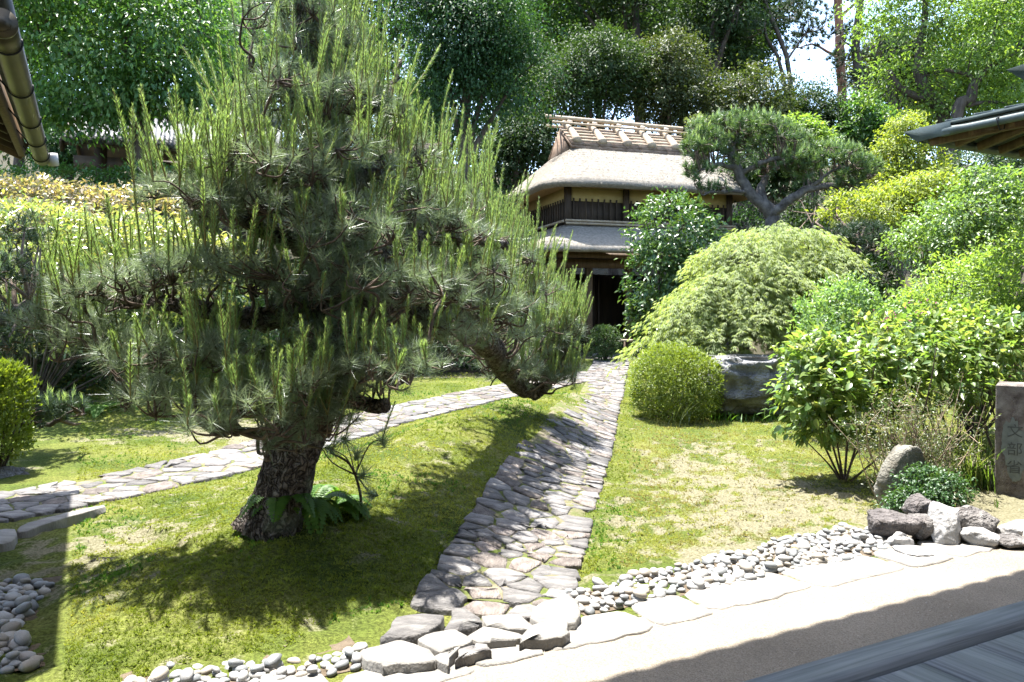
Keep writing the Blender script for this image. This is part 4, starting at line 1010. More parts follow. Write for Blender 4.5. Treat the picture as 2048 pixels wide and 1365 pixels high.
def candle_mesh(length, seed):
    stem, V, r = candle_geo(length, seed)
    mb = MB(); mb.add(V, np.arange(len(V)).reshape(-1, 3), r); me = mb.mesh('shoot', M['needle_new'])
    sb = MB(); tube(sb, stem, np.linspace(.0052, .0032, 6), 5)
    # join stem faces into the same mesh with a second material
    nv = len(V); Vs = np.concatenate(sb.v); fs = [f for f in sb.f]
    mb2 = MB(); mb2.add(V, np.arange(nv).reshape(-1, 3), r); mb2.add(Vs, fs[0], .5)
    me2 = mb2.mesh('shoot', M['needle_new']); me2.materials.append(M['shoot_stem'])
    mi = np.zeros(len(me2.polygons), np.int32); mi[nv // 3:] = 1; me2.polygons.foreach_set('material_index', mi); bpy.data.meshes.remove(me); return me2

def rot_to(d):
    d = Vector(d).normalized(); return d.to_track_quat('Z', 'Y').to_euler()

# ------------------------------------------------------------------ the big garden pine
def bark_mat():
    m, nt, out = nodes('pine_bark')
    n = tex(nt, 'ShaderNodeTexNoise', 22, Detail=8.0); nw = tex(nt, 'ShaderNodeTexNoise', 9, Detail=5.0)
    tc = nt.nodes.new('ShaderNodeTexCoord'); wv = mixc(nt, .16, tc.outputs['Object'], nw.outputs['Color']); mp = nt.nodes.new('ShaderNodeMapping'); mp.inputs['Scale'].default_value = (2.3, 2.3, .8); nt.links.new(wv, mp.inputs[0])
    v = nt.nodes.new('ShaderNodeTexVoronoi'); v.feature = 'DISTANCE_TO_EDGE'; v.inputs['Scale'].default_value = 17; nt.links.new(mp.outputs[0], v.inputs['Vector']); n2 = tex(nt, 'ShaderNodeTexNoise', 3.2, Detail=4.0)
    c = ramp(nt, n.outputs[0], [(.3, (.065, .050, .040)), (.55, (.15, .125, .105)), (.75, (.27, .25, .22))])
    cr = ramp(nt, v.outputs[0], [(.0, (.2, .17, .15)), (.12, (1, 1, 1))])
    c1 = mixc(nt, 1.0, c.outputs[0], cr.outputs[0], 'MULTIPLY')
    lf = ramp(nt, n2.outputs[0], [(.56, (0, 0, 0)), (.66, (.65, .65, .65))])
    c2 = mixc(nt, lf.outputs[0], c1, (.21, .235, .16))
    b = nt.nodes.new('ShaderNodeBsdfPrincipled'); b.inputs['Roughness'].default_value = .95; b.inputs['Specular IOR Level'].default_value = .15
    nt.links.new(c2, b.inputs['Base Color'])
    mr = ramp(nt, v.outputs[0], [(.0, (0, 0, 0)), (.22, (1, 1, 1))])
    ad = nd(nt, 'ShaderNodeMath', operation='MULTIPLY_ADD', i1=.35); nt.links.new(n.outputs[0], ad.inputs[0]); nt.links.new(mr.outputs[0], ad.inputs[2])
    nt.links.new(bumpn(nt, ad.outputs[0], 1.0, .03), b.inputs['Normal']); nt.links.new(b.outputs[0], out.inputs[0]); return m
M['pine_bark'] = bark_mat()

def limb_pts(l): return np.array([np.r_[P(a, b, y), r] for a, b, y, r in l])
pbase = G(545, 1050)
pine = thing('garden_pine', 'large black pine with upright pale new shoots on the moss mound beside the path', 'pine tree', pbase)
LIMBS = {
 'trunk': [(540,1068,4.98,.165), (552,1030,4.98,.156), (566,985,4.98,.15), (590,900,5.0,.148), (620,820,5.05,.15), (655,740,5.15,.155), (690,650,5.25,.165), (705,560,5.35,.15), (690,480,5.4,.12), (660,380,5.4,.095), (640,250,5.45,.07), (610,120,5.5,.05), (600,0,5.5,.035), (605,-90,5.5,.02)],
 'limb_r': [(690,640,5.3,.13), (800,615,5.8,.125), (900,632,6.6,.125), (975,685,7.6,.125), (1005,735,8.4,.11), (1050,780,9.0,.095), (1085,778,9.3,.07), (1115,730,9.5,.045), (1135,660,9.6,.02)],
 'limb_ru': [(700,545,5.4,.09), (800,500,5.7,.075), (900,470,6.3,.06), (1000,490,7.3,.05), (1080,530,8.3,.03)],
 'limb_u': [(665,400,5.4,.075), (760,330,5.6,.055), (850,300,6.1,.035), (900,290,6.5,.02)],
 'limb_l': [(690,590,5.3,.10), (600,625,5.1,.085), (480,638,4.9,.07), (380,612,4.8,.05), (250,603,4.9,.035), (140,590,5.0,.02)],
 'limb_lu': [(690,490,5.4,.08), (600,492,5.2,.065), (500,445,5.0,.05), (400,402,4.8,.03), (330,352,4.7,.015)],
 'limb_ll': [(650,765,5.15,.055), (530,712,4.9,.045), (420,684,4.7,.035), (330,702,4.6,.025), (230,692,4.8,.015)],
 'limb_f': [(630,835,5.0,.045), (600,805,4.7,.035), (555,765,4.5,.02)],
 'limb_fl': [(610,860,4.95,.035), (500,862,4.6,.025), (415,845,4.3,.012)],
 'limb_fr': [(680,705,5.2,.06), (760,722,4.9,.04), (830,712,4.7,.02)],
 'limb_lt': [(675,430,5.4,.06), (590,380,5.1,.045), (520,330,4.9,.03), (470,300,4.8,.015)],
 'limb_rt': [(655,330,5.4,.05), (720,250,5.5,.04), (780,180,5.6,.025), (800,120,5.7,.012)],
 'limb_tl': [(635,230,5.45,.04), (560,180,5.3,.03), (500,140,5.2,.015)],
}
limb_samples = []
for nm, l in LIMBS.items():
    q = spline(limb_pts(l), 8); mb = MB()
    if nm == 'trunk':
        n = 48; qs = spline(limb_pts(l), 14); pts, rad = qs[:, :3], qs[:, 3].copy(); hgt = pts[:, 2] - pbase[2]
        t = nrm(np.gradient(pts, axis=0)); ang = np.linspace(0, 2 * math.pi, n, endpoint=False); rows = []
        for i in range(len(pts)):
            a = nrm(np.cross(t[i], (0, 1, 0))); b = np.cross(t[i], a)
            fl = 1 + .30 * math.exp(-max(0, hgt[i]) / .16) * (1 + .35 * np.sin(ang * 3 + .8) + .2 * np.sin(ang * 5))
            dirs = np.cos(ang)[:, None] * a + np.sin(ang)[:, None] * b
            w = np.stack((ang * rad[i] * 18, np.full(n, hgt[i] * 7), np.zeros(n)), 1)
            w = np.column_stack((np.cos(ang) * 3.2, np.sin(ang) * 3.2, np.full(n, hgt[i] * 6)))
            pl = np.abs(fbm(w, 3, 15) * 2 - 1); k = rad[i] * fl * (1 + .16 * (np.clip(pl * 3, 0, 1) - .5) + .10 * (fbm(w * 3, 2, 19) - .5))
            rows.append(pts[i] + dirs * k[:, None])
        j = np.arange(n); mb.add(np.concatenate(rows), np.concatenate([np.stack((r * n + j, r * n + (j + 1) % n, (r + 1) * n + (j + 1) % n, (r + 1) * n + j), 1) for r in range(len(rows) - 1)]))
    else:
        q[1:-1, :3] += (rng.random((len(q) - 2, 3)) - .5) * .035
        tube(mb, q[:, :3], q[:, 3] * (1 + .22 * (rng.random(len(q)) - .5)), 14, True, None, .18)
    limb_samples.append(q[:, :3] if nm != 'trunk' else q[30:, :3])
    put_world(mb, 'trunk' if nm == 'trunk' else 'limb', M['pine_bark'], pine, True)
# broken stub low on the right of the trunk
mb = MB(); q = spline(limb_pts([(650,800,5.08,.06), (700,802,4.95,.05), (745,812,4.85,.045), (772,812,4.8,.045)]), 5); tube(mb, q[:, :3], q[:, 3], 12, True, None, .25); put_world(mb, 'limb', M['pine_bark'], pine, True)
LS = np.concatenate(limb_samples)

PADS = [  # px, py, depth, rx, ry, rdepth, tufts, shoot share, shoot length
 (600,-60,5.5,85,60,.45,44,.6,.34), (590,70,5.5,110,80,.55,81,.6,.34), (670,95,5.6,60,70,.45,47,.75,.40), (720,230,5.7,100,80,.6,81,.8,.42), (610,210,5.3,120,80,.6,86,.6,.36),
 (505,260,5.2,50,70,.4,44,.75,.38), (810,345,6.1,100,75,.55,78,.85,.42), (900,440,6.7,95,75,.55,78,.85,.42), (980,520,7.6,90,75,.55,88,.9,.44), (1055,600,8.4,75,80,.55,94,.9,.46), (1105,680,9.1,60,70,.5,86,.85,.38), (1060,700,9.2,105,65,.5,117,.5,.30), (1115,740,9.2,58,42,.42,78,.7,.28), (1040,748,9.0,75,28,.4,52,.3,.22), (990,670,8.2,100,55,.5,86,.4,.26), (1130,660,9.2,38,50,.4,52,.95,.42),
 (390,390,4.8,100,42,.45,57,.8,.40), (520,345,4.9,140,65,.55,86,.65,.36), (670,340,5.2,150,75,.6,104,.6,.34), (800,440,5.8,130,80,.6,86,.6,.32), (580,440,5.0,200,60,.55,73,.3,.26), (470,410,4.8,120,50,.4,55,.5,.3),
 (890,560,6.4,140,90,.6,120,.5,.30), (950,630,7.2,120,75,.55,99,.4,.28), (800,560,5.7,140,70,.55,68,.35,.26), (860,670,6.0,125,50,.45,70,.3,.24),
 (430,540,4.8,165,52,.5,75,.35,.30), (300,565,4.8,115,52,.45,60,.5,.34), (190,595,4.9,105,62,.4,68,.5,.30), (110,640,5.1,75,48,.4,42,.3,.26), (220,680,4.9,115,45,.4,55,.25,.24),
 (330,710,4.6,135,48,.38,62,.4,.28), (470,720,4.6,115,60,.38,62,.45,.28), (330,790,4.5,105,38,.33,42,.25,.22), (420,845,4.25,70,24,.25,20,.4,.24), (500,800,4.4,90,40,.3,29,.5,.24),
 (590,770,4.5,90,55,.3,47,.6,.22), (650,840,4.6,70,34,.25,29,.5,.2), (560,830,4.5,70,36,.25,26,.5,.22), (690,740,4.7,80,50,.3,34,.5,.22), (700,790,4.8,70,36,.3,23,.4,.2), (800,730,4.75,95,55,.35,49,.45,.24), (690,690,5.0,110,45,.35,31,.3,.2), (560,880,4.6,70,28,.25,13,.4,.2), (640,600,5.1,150,50,.5,44,.2,.22),
 (700,480,4.95,150,50,.4,50,.35,.24), (740,565,5.0,150,50,.4,50,.35,.24), (620,655,4.9,130,40,.35,34,.35,.22), (850,600,5.6,120,60,.5,50,.4,.26), (560,560,4.8,130,40,.35,36,.3,.24), (640,530,4.9,110,40,.35,30,.3,.22),
 (930,470,6.2,70,45,.45,40,.6,.26), (980,560,6.6,70,50,.45,42,.6,.26), (1000,620,7.0,75,50,.45,42,.5,.26), (1090,755,9.1,70,30,.4,50,.5,.24), (1020,730,8.4,70,40,.4,50,.4,.24),
]
tb = MB(); nb = MB(); shoots = []
for px, py, y, rx, ry, rd, n, ps, sl in PADS:
    c = P(px, py, y); s = y / FOC; R = np.array((rx * s, rd, ry * s))
    d = rdir(n); d[:, 2] = np.where(rng.random(n) < .7, np.abs(d[:, 2]), d[:, 2]); pos = c + d * R * (rng.random((n, 1)) ** .38)
    # keep the tufts above the ground
    pos[:, 2] = np.maximum(pos[:, 2], H(pos[:, 0], pos[:, 1]) + .22)
    k = max(2, n // 7); cl = pos[rng.choice(n, k, replace=False)] - UP * .10
    for q in cl:
        a = LS[np.argmin(np.linalg.norm(LS - q, axis=1) + .5 * np.maximum(0, LS[:, 2] - q[2]))]; v = q - a; L = np.linalg.norm(v)
        pts = np.array([a, a + v * .33 + rng.normal(size=3) * L * .10 - UP * L * .06, a + v * .68 + rng.normal(size=3) * L * .09, q]); sp = spline(pts, 4)
        tube(tb, sp, np.linspace(min(.024, .008 + .018 * L), .006, len(sp)), 6, False, None, .3)
    for q in pos:
        a = cl[np.argmin(np.linalg.norm(cl - q, axis=1))]; m = (a + q) / 2 + rng.normal(size=3) * .025 - UP * .02
        sp = spline([a, m, q], 3); tube(tb, sp, np.linspace(.007, .004, len(sp)), 4, False)
    out = nrm((pos - c) / R); dr = nrm(UP * .75 + out * .65 + rdir(n) * .35)
    add_tufts(nb, pos, dr, 62, .125, .0029, 1.25, .07)
    for i in range(n):
        if rng.random() < ps and out[i, 2] > -.35:
            for w in range(1 + (rng.random() < .55)):
                ld = nrm(UP * 1.0 + out[i] * .16 * np.array((1, 1, 0)) + rng.normal(size=3) * .14); shoots.append((pos[i], ld, sl * (.3 + 1.2 * rng.random() ** 1.2)))
put_world(tb, 'branchlets', M['twig'], pine, True, 'stuff'); put_world(nb, 'needles', M['needle_old'], pine, False, 'stuff')
CL = [.14, .20, .26, .33, .41, .50, .60]; CM = [[candle_mesh(l, 100 + 7 * i + k) for k in range(3)] for i, l in enumerate(CL)]
CG = [[candle_geo(l, 100 + 7 * i + k) for k in range(3)] for i, l in enumerate(CL)]
shoots.sort(key=lambda s: -s[2] / np.linalg.norm(s[0])); rb = MB(); rs = MB()
for i, (p, d, l) in enumerate(shoots):
    a = int(np.argmin(np.abs(np.array(CL) - l))); b = int(rng.integers(3)); rz = rng.random() * 6.283
    R = Matrix.Rotation(0, 3, 'Z'); q = Vector(d).to_track_quat('Z', 'Y') @ Matrix.Rotation(rz, 3, 'Z').to_quaternion()
    if i < 300:
        o = link('new_shoot', CM[a][b], pine, Vector(p) - Vector(pbase)); o.rotation_euler = q.to_euler(); o.scale = (1, 1, l / CL[a] if .8 < l / CL[a] < 1.25 else 1)
    else:
        st, V, r = CG[a][b]; Rm = np.array(q.to_matrix()); rb.add(V @ Rm.T + p, np.arange(len(V)).reshape(-1, 3), r); tube(rs, st @ Rm.T + p, np.linspace(.0052, .0032, 6), 4, False)
if rb.n: put_world(rb, 'small_shoots', M['needle_new'], pine, False, 'stuff'); put_world(rs, 'small_shoot_stems', M['shoot_stem'], pine, True, 'stuff')

# ------------------------------------------------------------------ other pines
def far_pine(name, label, base, limbs, pads, mat, bark, nn=30, L=.13, W=.011, cat='pine tree', group=None, cand=0.0):
    base = np.asarray(base, float); t = thing(name, label, cat, base, 0, group); S = []
    wb = MB()
    for l in limbs:
        q = spline(limb_pts(l), 6); q[1:-1, :3] += (rng.random((len(q) - 2, 3)) - .5) * .04; tube(wb, q[:, :3], q[:, 3], 10, True, None, .15); S.append(q[len(q) // 3:, :3])
    put_world(wb, 'trunk', M[bark], t, True); S = np.concatenate(S); nb = MB(); tw = MB(); cb = MB()
    for px, py, y, rx, ry, rd, n in pads:
        c = P(px, py, y); s = y / FOC; R = np.array((rx * s, rd, ry * s)); d = rdir(n); d[:, 2] = np.where(rng.random(n) < .75, np.abs(d[:, 2]), d[:, 2])
        pos = c + d * R * rng.random((n, 1)) ** .35; out = nrm((pos - c) / R)
        cl = pos[rng.choice(n, max(2, n // 8), replace=False)] - UP * .1
        for q in cl: twigs_to(tw, S[np.argmin(np.linalg.norm(S - q, axis=1))], [q], .028, .010, 5, -.05, 5)
        for q in pos[::2]: twigs_to(tw, cl[np.argmin(np.linalg.norm(cl - q, axis=1))], [q], .010, .005, 5, 0, 3)
        add_tufts(nb, pos, nrm(UP * .8 + out * .6 + rdir(n) * .3), nn, L, W, 1.2, .08, 0, .75)
        if cand:
            sel = pos[(rng.random(n) < cand) & (out[:, 2] > .1)]
            if len(sel): add_tufts(cb, sel + UP * .08, nrm(UP + .15 * rdir(len(sel))), 16, L * .8, W, .35, .12, .8, 1.0)
    put_world(tw, 'branchlets', M['twig'], t, True, 'stuff'); put_world(nb, 'needles', M[mat], t, False, 'stuff')
    if cb.n: put_world(cb, 'new_shoots', M['needle_new'], t, False, 'stuff')
    return t
YB = 17.0
far_pine('pad_pine', 'spreading black pine with forked pale trunk in front of the thatched roof', on_ground(P(1540, 480, YB)[0], YB),
  [[(1550,700,YB,.16), (1545,480,YB,.15), (1540,425,YB,.14), (1500,385,YB,.115), (1475,340,YB,.10), (1462,300,YB,.075), (1475,265,YB,.05)],
   [(1540,430,YB,.11), (1570,408,YB-.2,.095), (1620,378,YB-.3,.08), (1680,372,YB-.3,.06), (1745,352,YB-.3,.03)], [(1528,420,YB,.11), (1522,380,YB+.2,.10), (1535,350,YB+.3,.05)],
   [(1475,335,YB,.06), (1430,330,YB-.2,.04), (1395,345,YB-.3,.02)], [(1480,350,YB,.06), (1540,320,YB-.3,.05), (1600,310,YB-.4,.03)], [(1500,384,YB,.04), (1430,385,YB-.3,.03), (1400,392,YB-.3,.015)], [(1620,378,YB-.3,.05), (1660,345,YB-.5,.03), (1700,330,YB-.5,.02)]],
  [(1480,265,YB,108,40,.9,330), (1410,305,YB-.2,48,50,.6,150), (1555,290,YB,64,42,.8,170), (1395,345,YB-.3,32,28,.4,45), (1590,335,YB-.3,60,34,.6,90), (1650,325,YB-.3,98,42,.7,240), (1715,345,YB-.3,50,34,.6,110), (1690,375,YB-.2,60,18,.5,40), (1425,378,YB-.3,36,14,.3,22), (1440,300,YB+.3,60,40,.6,40), (1520,330,YB,70,28,.7,34)],
  'needle_far', 'bark_pale', 34, .15, .012, cand=.5)
far_pine('low_pine', 'dark low pine branch hanging over the ground beside the left yellow-green shrub', on_ground(*P(-60, 800, 9.0)[:2]),
  [[(-70,860,9.0,.12), (-40,700,9.0,.10), (10,640,9.0,.07), (60,600,9.0,.03)], [(-50,760,9.0,.06), (20,840,8.8,.04), (90,850,8.7,.03), (150,820,8.7,.012)]],
  [(20,560,9.0,75,70,.6,90), (60,480,9.2,40,60,.5,40), (60,660,9.0,75,50,.6,60), (110,815,8.7,60,32,.4,60), (60,830,8.7,50,25,.4,30), (0,700,9,60,40,.5,50)], 'needle_dark', 'bark_smooth', 40, .12, .008, cand=.35)
far_pine('dark_pine', 'dense dark green pine mound behind the weeping maple at its right', on_ground(*P(1720, 560, 13.8)[:2]),
  [[(1720,640,13.8,.10), (1715,540,13.8,.08), (1720,480,13.8,.04)]], [(1715,485,13.8,80,42,.7,150), (1745,520,13.7,60,32,.6,80), (1600,415,18.5,60,30,.6,50), (1700,410,16.5,50,28,.6,50)], 'needle_dark', 'bark_smooth', 36, .13, .010)
YT = 37.0
far_pine('tall_pine', 'tall red pine with bare reddish trunk against the sky at the upper right', on_ground(P(1682, 300, YT)[0], YT),
  [[(1690,420,YT,.25), (1684,200,YT,.21), (1678,60,YT,.19), (1672,-60,YT,.17), (1670,-200,YT,.12)], [(1680,120,YT,.07), (1630,90,YT,.05), (1600,95,YT,.02)], [(1676,40,YT,.08), (1720,0,YT,.05), (1760,-10,YT,.02)], [(1674,0,YT,.08), (1620,-20,YT,.05), (1580,10,YT,.02)]],
  [(1600,95,YT,45,25,1.0,34), (1640,-20,YT,80,30,1.5,60), (1740,-20,YT,70,30,1.5,60), (1670,-110,YT,120,50,2.0,120), (1580,20,YT,50,22,1.2,40)], 'needle_dark', 'bark_red', 30, .26, .03)
far_pine('grey_pine', 'grey-trunked forest pine right of the red trunk at the upper right', on_ground(P(1720, 300, 35.)[0], 35.),
  [[(1735,420,35.,.26), (1722,190,35.,.22), (1712,90,35.,.18), (1722,0,35.,.14), (1740,-150,35.,.08)], [(1715,110,35.,.08), (1760,90,35.,.05), (1800,80,35.,.02)], [(1714,100,35.,.06), (1690,85,35.,.04)]],
  [(1745,70,35,70,32,1.2,80), (1790,100,35,55,24,1.0,50), (1700,120,35,50,22,1.0,40), (1735,160,35,60,30,1.0,60), (1750,-60,35,90,40,1.8,90)], 'needle_dark', 'bark_smooth', 30, .26, .03)
far_pine('leaning_pine', 'thin dark leaning pine crossing the sky gap left of the red trunk', on_ground(P(1590, 300, 34.)[0], 34.),
  [[(1590,400,34,.13), (1578,150,34,.10), (1560,80,34,.09), (1535,20,34,.08), (1510,-80,34,.05)], [(1590,300,34,.10), (1560,130,34,.08), (1530,60,34,.06), (1540,-60,34,.03)], [(1575,120,34,.05), (1610,70,34,.03), (1640,60,34,.015)]],
  [(1625,70,34,45,30,.9,50), (1610,30,34,60,24,1.0,50), (1500,60,34,50,30,1.0,40), (1520,-30,34,80,34,1.4,70)], 'needle_dark', 'bark_smooth', 30, .25, .03)

# ------------------------------------------------------------------ forest behind
def ftree(name, label, px, y, cpy, rx, ry, mat, n, L, W, nl=7, trunk_px=None, bark='bark_smooth', tr=.22, seed=0, group='trees of the wood behind', **k):
    """forest tree: crown centre at (px,cpy), radii rx,ry in photo pixels"""
    r0 = np.random.default_rng(seed + int(px) * 7 + int(y)); s = y / FOC; c = P(px, cpy, y); lobes = []
    for i in range(nl):
        d = nrm(r0.normal(size=3)); f = .62 * r0.random() ** .4
        lobes.append((c[0] + d[0] * rx * s * f, c[1] + d[1] * rx * s * f * .8, c[2] + d[2] * ry * s * f, rx * s * (.38 + .22 * r0.random()), rx * s * (.38 + .2 * r0.random()), ry * s * (.30 + .2 * r0.random())))
    lobes.append((c[0], c[1], c[2], rx * s * .6, rx * s * .6, ry * s * .6))
    bx = P(trunk_px or px, cpy, y)[0]; b = on_ground(bx, y, -.2)
    tk = [[(*b, tr), (*(b * .6 + c * .4 + np.array((r0.normal() * .2, 0, 0))), tr * .8), (*(b * .25 + c * .75), tr * .6), (*(c + UP * ry * s * .3), tr * .3)]]
    for l in lobes[:5]:
        st = b * .35 + c * .65; e = np.array(l[:3]); tk.append([(*st, tr * .4), (*((st + e) / 2 + r0.normal(size=3) * .15), tr * .28), (*e, tr * .1)])
    return plant(name, label, 'tree', b, lobes, mat, n, L, W, bark, tk, group, 30, tr * .15, **k)

# cherry-like tree at the left with drooping glossy leaves
yc = 15.5
cb_ = on_ground(P(285, 300, yc)[0], yc)
plant('glossy_tree', 'spreading tree with drooping glossy leaves at the upper left above the tiled gate', 'tree', cb_,
  [lob(60,60,14.5,110,110,1.2), lob(180,140,14.6,120,90,1.2), lob(300,70,15,130,110,1.3), lob(120,230,14.8,100,55,1.0), lob(330,170,15.2,110,70,1.1), lob(420,60,16,90,120,1.2), lob(200,-60,15,220,80,1.5), lob(60,-40,14,120,90,1.3), lob(390,210,15.5,60,45,.9), lob(230,200,15,90,60,1.0)],
  'cherry', 26000, .115, .054, 'bark_smooth', [[(*cb_, .22), (*P(280,250,yc), .19), (*P(262,120,yc), .15), (*P(240,0,yc), .09)], [(*P(275,210,yc), .11), (*P(340,130,yc), .08), (*P(400,60,yc), .04)], [(*P(268,170,yc), .10), (*P(180,130,yc-.4), .06), (*P(80,80,yc-.8), .03)], [(*P(280,240,yc), .08), (*P(200,215,yc-.3), .05), (*P(130,220,yc-.5), .02)]],
  ntw=60, tr=.02, inner=.75, clump=20, cl=.22, tipdown=.75, face=.7)
WG = 'trees of the wood behind'
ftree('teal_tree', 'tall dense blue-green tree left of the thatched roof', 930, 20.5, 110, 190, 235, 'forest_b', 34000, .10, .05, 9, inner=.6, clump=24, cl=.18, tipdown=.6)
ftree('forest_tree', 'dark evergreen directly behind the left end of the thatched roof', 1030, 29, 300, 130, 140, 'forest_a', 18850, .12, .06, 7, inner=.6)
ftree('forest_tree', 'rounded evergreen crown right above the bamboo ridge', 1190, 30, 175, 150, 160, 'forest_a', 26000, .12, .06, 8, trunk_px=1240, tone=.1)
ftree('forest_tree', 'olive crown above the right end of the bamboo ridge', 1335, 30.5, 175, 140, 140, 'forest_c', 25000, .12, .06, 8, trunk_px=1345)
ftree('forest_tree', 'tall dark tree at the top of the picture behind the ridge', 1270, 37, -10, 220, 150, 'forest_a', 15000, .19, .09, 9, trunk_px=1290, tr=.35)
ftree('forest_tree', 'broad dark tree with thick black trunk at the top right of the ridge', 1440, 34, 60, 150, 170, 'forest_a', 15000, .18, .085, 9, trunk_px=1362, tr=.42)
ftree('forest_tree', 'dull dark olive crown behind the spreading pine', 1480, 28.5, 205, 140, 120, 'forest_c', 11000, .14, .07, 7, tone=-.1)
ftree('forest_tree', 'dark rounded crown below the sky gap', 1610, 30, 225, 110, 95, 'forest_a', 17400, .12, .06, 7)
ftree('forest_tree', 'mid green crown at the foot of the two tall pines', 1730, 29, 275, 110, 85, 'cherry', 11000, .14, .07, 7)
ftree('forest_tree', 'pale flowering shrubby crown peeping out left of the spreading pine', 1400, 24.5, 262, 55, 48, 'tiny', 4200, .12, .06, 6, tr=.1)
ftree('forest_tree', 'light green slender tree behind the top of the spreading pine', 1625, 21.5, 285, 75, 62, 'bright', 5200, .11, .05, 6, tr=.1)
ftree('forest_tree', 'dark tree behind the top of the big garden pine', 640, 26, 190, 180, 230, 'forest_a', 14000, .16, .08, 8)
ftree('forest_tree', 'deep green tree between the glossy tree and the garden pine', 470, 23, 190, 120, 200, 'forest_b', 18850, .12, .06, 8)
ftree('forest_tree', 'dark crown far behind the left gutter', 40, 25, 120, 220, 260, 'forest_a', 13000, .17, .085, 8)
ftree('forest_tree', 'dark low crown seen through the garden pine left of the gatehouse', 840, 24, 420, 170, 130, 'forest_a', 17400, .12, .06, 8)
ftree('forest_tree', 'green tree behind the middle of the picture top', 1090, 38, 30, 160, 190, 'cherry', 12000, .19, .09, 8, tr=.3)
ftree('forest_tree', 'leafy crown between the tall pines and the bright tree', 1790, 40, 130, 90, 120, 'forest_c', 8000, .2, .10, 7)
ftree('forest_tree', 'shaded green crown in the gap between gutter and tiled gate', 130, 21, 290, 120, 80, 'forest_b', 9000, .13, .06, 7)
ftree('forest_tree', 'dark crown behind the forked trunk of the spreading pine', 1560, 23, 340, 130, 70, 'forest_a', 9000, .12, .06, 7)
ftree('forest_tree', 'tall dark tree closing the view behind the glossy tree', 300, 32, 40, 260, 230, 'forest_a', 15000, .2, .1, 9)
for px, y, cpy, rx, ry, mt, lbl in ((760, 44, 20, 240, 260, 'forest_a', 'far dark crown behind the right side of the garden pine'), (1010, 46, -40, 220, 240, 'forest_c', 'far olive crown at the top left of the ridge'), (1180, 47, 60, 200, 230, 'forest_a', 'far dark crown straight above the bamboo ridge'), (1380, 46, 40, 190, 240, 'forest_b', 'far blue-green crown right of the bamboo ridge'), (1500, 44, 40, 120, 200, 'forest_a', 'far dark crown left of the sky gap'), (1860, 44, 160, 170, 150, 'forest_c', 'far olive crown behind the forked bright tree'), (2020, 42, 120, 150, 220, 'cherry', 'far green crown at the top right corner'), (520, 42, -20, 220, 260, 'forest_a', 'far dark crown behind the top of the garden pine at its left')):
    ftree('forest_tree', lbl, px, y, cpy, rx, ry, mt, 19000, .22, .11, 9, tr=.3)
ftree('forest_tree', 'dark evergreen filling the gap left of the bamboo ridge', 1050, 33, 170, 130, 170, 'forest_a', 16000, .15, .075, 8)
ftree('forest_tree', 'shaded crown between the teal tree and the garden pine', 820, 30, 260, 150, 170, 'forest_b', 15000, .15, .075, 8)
# bright deciduous trees at the right with dark forked trunks
yr = 24.0
def P4(px, py, y, r): return (*P(px, py, y), r)
b1 = on_ground(P(1885, 280, yr)[0], yr)
plant('bright_tree', 'light green tree with dark curved forked trunk at the upper right', 'tree', b1,
  [lob(1850,40,yr,90,80,1.4), lob(1790,170,yr,60,60,1.0), lob(1900,140,yr,90,70,1.3), lob(1830,-60,yr,140,70,1.6), lob(1930,40,yr,80,80,1.3), lob(1960,220,yr,90,55,1.2), lob(1760,40,yr+1,60,70,1.2), lob(1870,230,yr,60,45,1.0)],
  'bright', 14000, .13, .055, 'bark_smooth', [[(*b1, .24), P4(1888,260,yr,.20), P4(1862,200,yr,.19), P4(1838,150,yr,.16), P4(1840,90,yr,.12), P4(1850,30,yr,.09), P4(1840,-80,yr,.05)], [P4(1862,200,yr,.13), P4(1825,190,yr,.11), P4(1795,170,yr,.09), P4(1780,140,yr,.05)], [P4(1842,90,yr,.06), P4(1880,50,yr,.05), P4(1905,0,yr,.03)]], ntw=40, tr=.03, group=WG, inner=.8, clump=16, cl=.22, rag=.4)
b2 = on_ground(P(1905, 280, yr - 1)[0], yr - 1)
plant('bright_tree', 'fresh green tree with slanting dark trunk behind the copper roof', 'tree', b2,
  [lob(1990,60,yr-1,90,90,1.4), lob(2040,170,yr-1,80,70,1.2), lob(1960,150,yr-1,60,50,1.1), lob(2060,-20,yr-1,120,80,1.5), lob(2010,240,yr-1,70,40,1.0), lob(2120,100,yr-1,90,110,1.4)],
  'bright', 12000, .13, .055, 'bark_smooth', [[(*b2, .20), P4(1912,250,yr-1,.17), P4(1940,200,yr-1,.15), P4(1950,165,yr-1,.13), P4(1985,130,yr-1,.09), P4(2030,110,yr-1,.05)], [P4(1950,165,yr-1,.07), P4(1935,150,yr-1,.06), P4(1890,140,yr-1,.04)], [P4(1935,212,yr-1,.06), P4(1970,205,yr-1,.05), P4(2020,208,yr-1,.03)], [P4(1975,140,yr-1,.06), P4(1990,60,yr-1,.05), P4(2010,0,yr-1,.02)]], ntw=40, tr=.03, group=WG, inner=.8, clump=16, cl=.22, rag=.4)
ym = 17.5
b3 = on_ground(P(1800, 430, ym)[0], ym)
plant('yellow_maple', 'yellow-green maple with airy layered leaves left of the copper roof corner', 'maple', b3,
  [lob(1810,255,ym,40,28,.6), lob(1850,280,ym,42,26,.6), lob(1790,300,ym,45,30,.6), lob(1830,335,ym,60,34,.7), lob(1780,360,ym,50,30,.7), lob(1860,370,ym,50,26,.7)],
  'maple_y', 9000, .075, .045, 'bark_smooth', [[(*b3, .09), P4(1805,380,ym,.07), P4(1815,300,ym,.05), P4(1812,240,ym,.02)]], ntw=30, tr=.02, inner=.8, clump=18, cl=.22, rag=.35)
b4 = on_ground(P(1860, 470, 15.)[0], 15.)
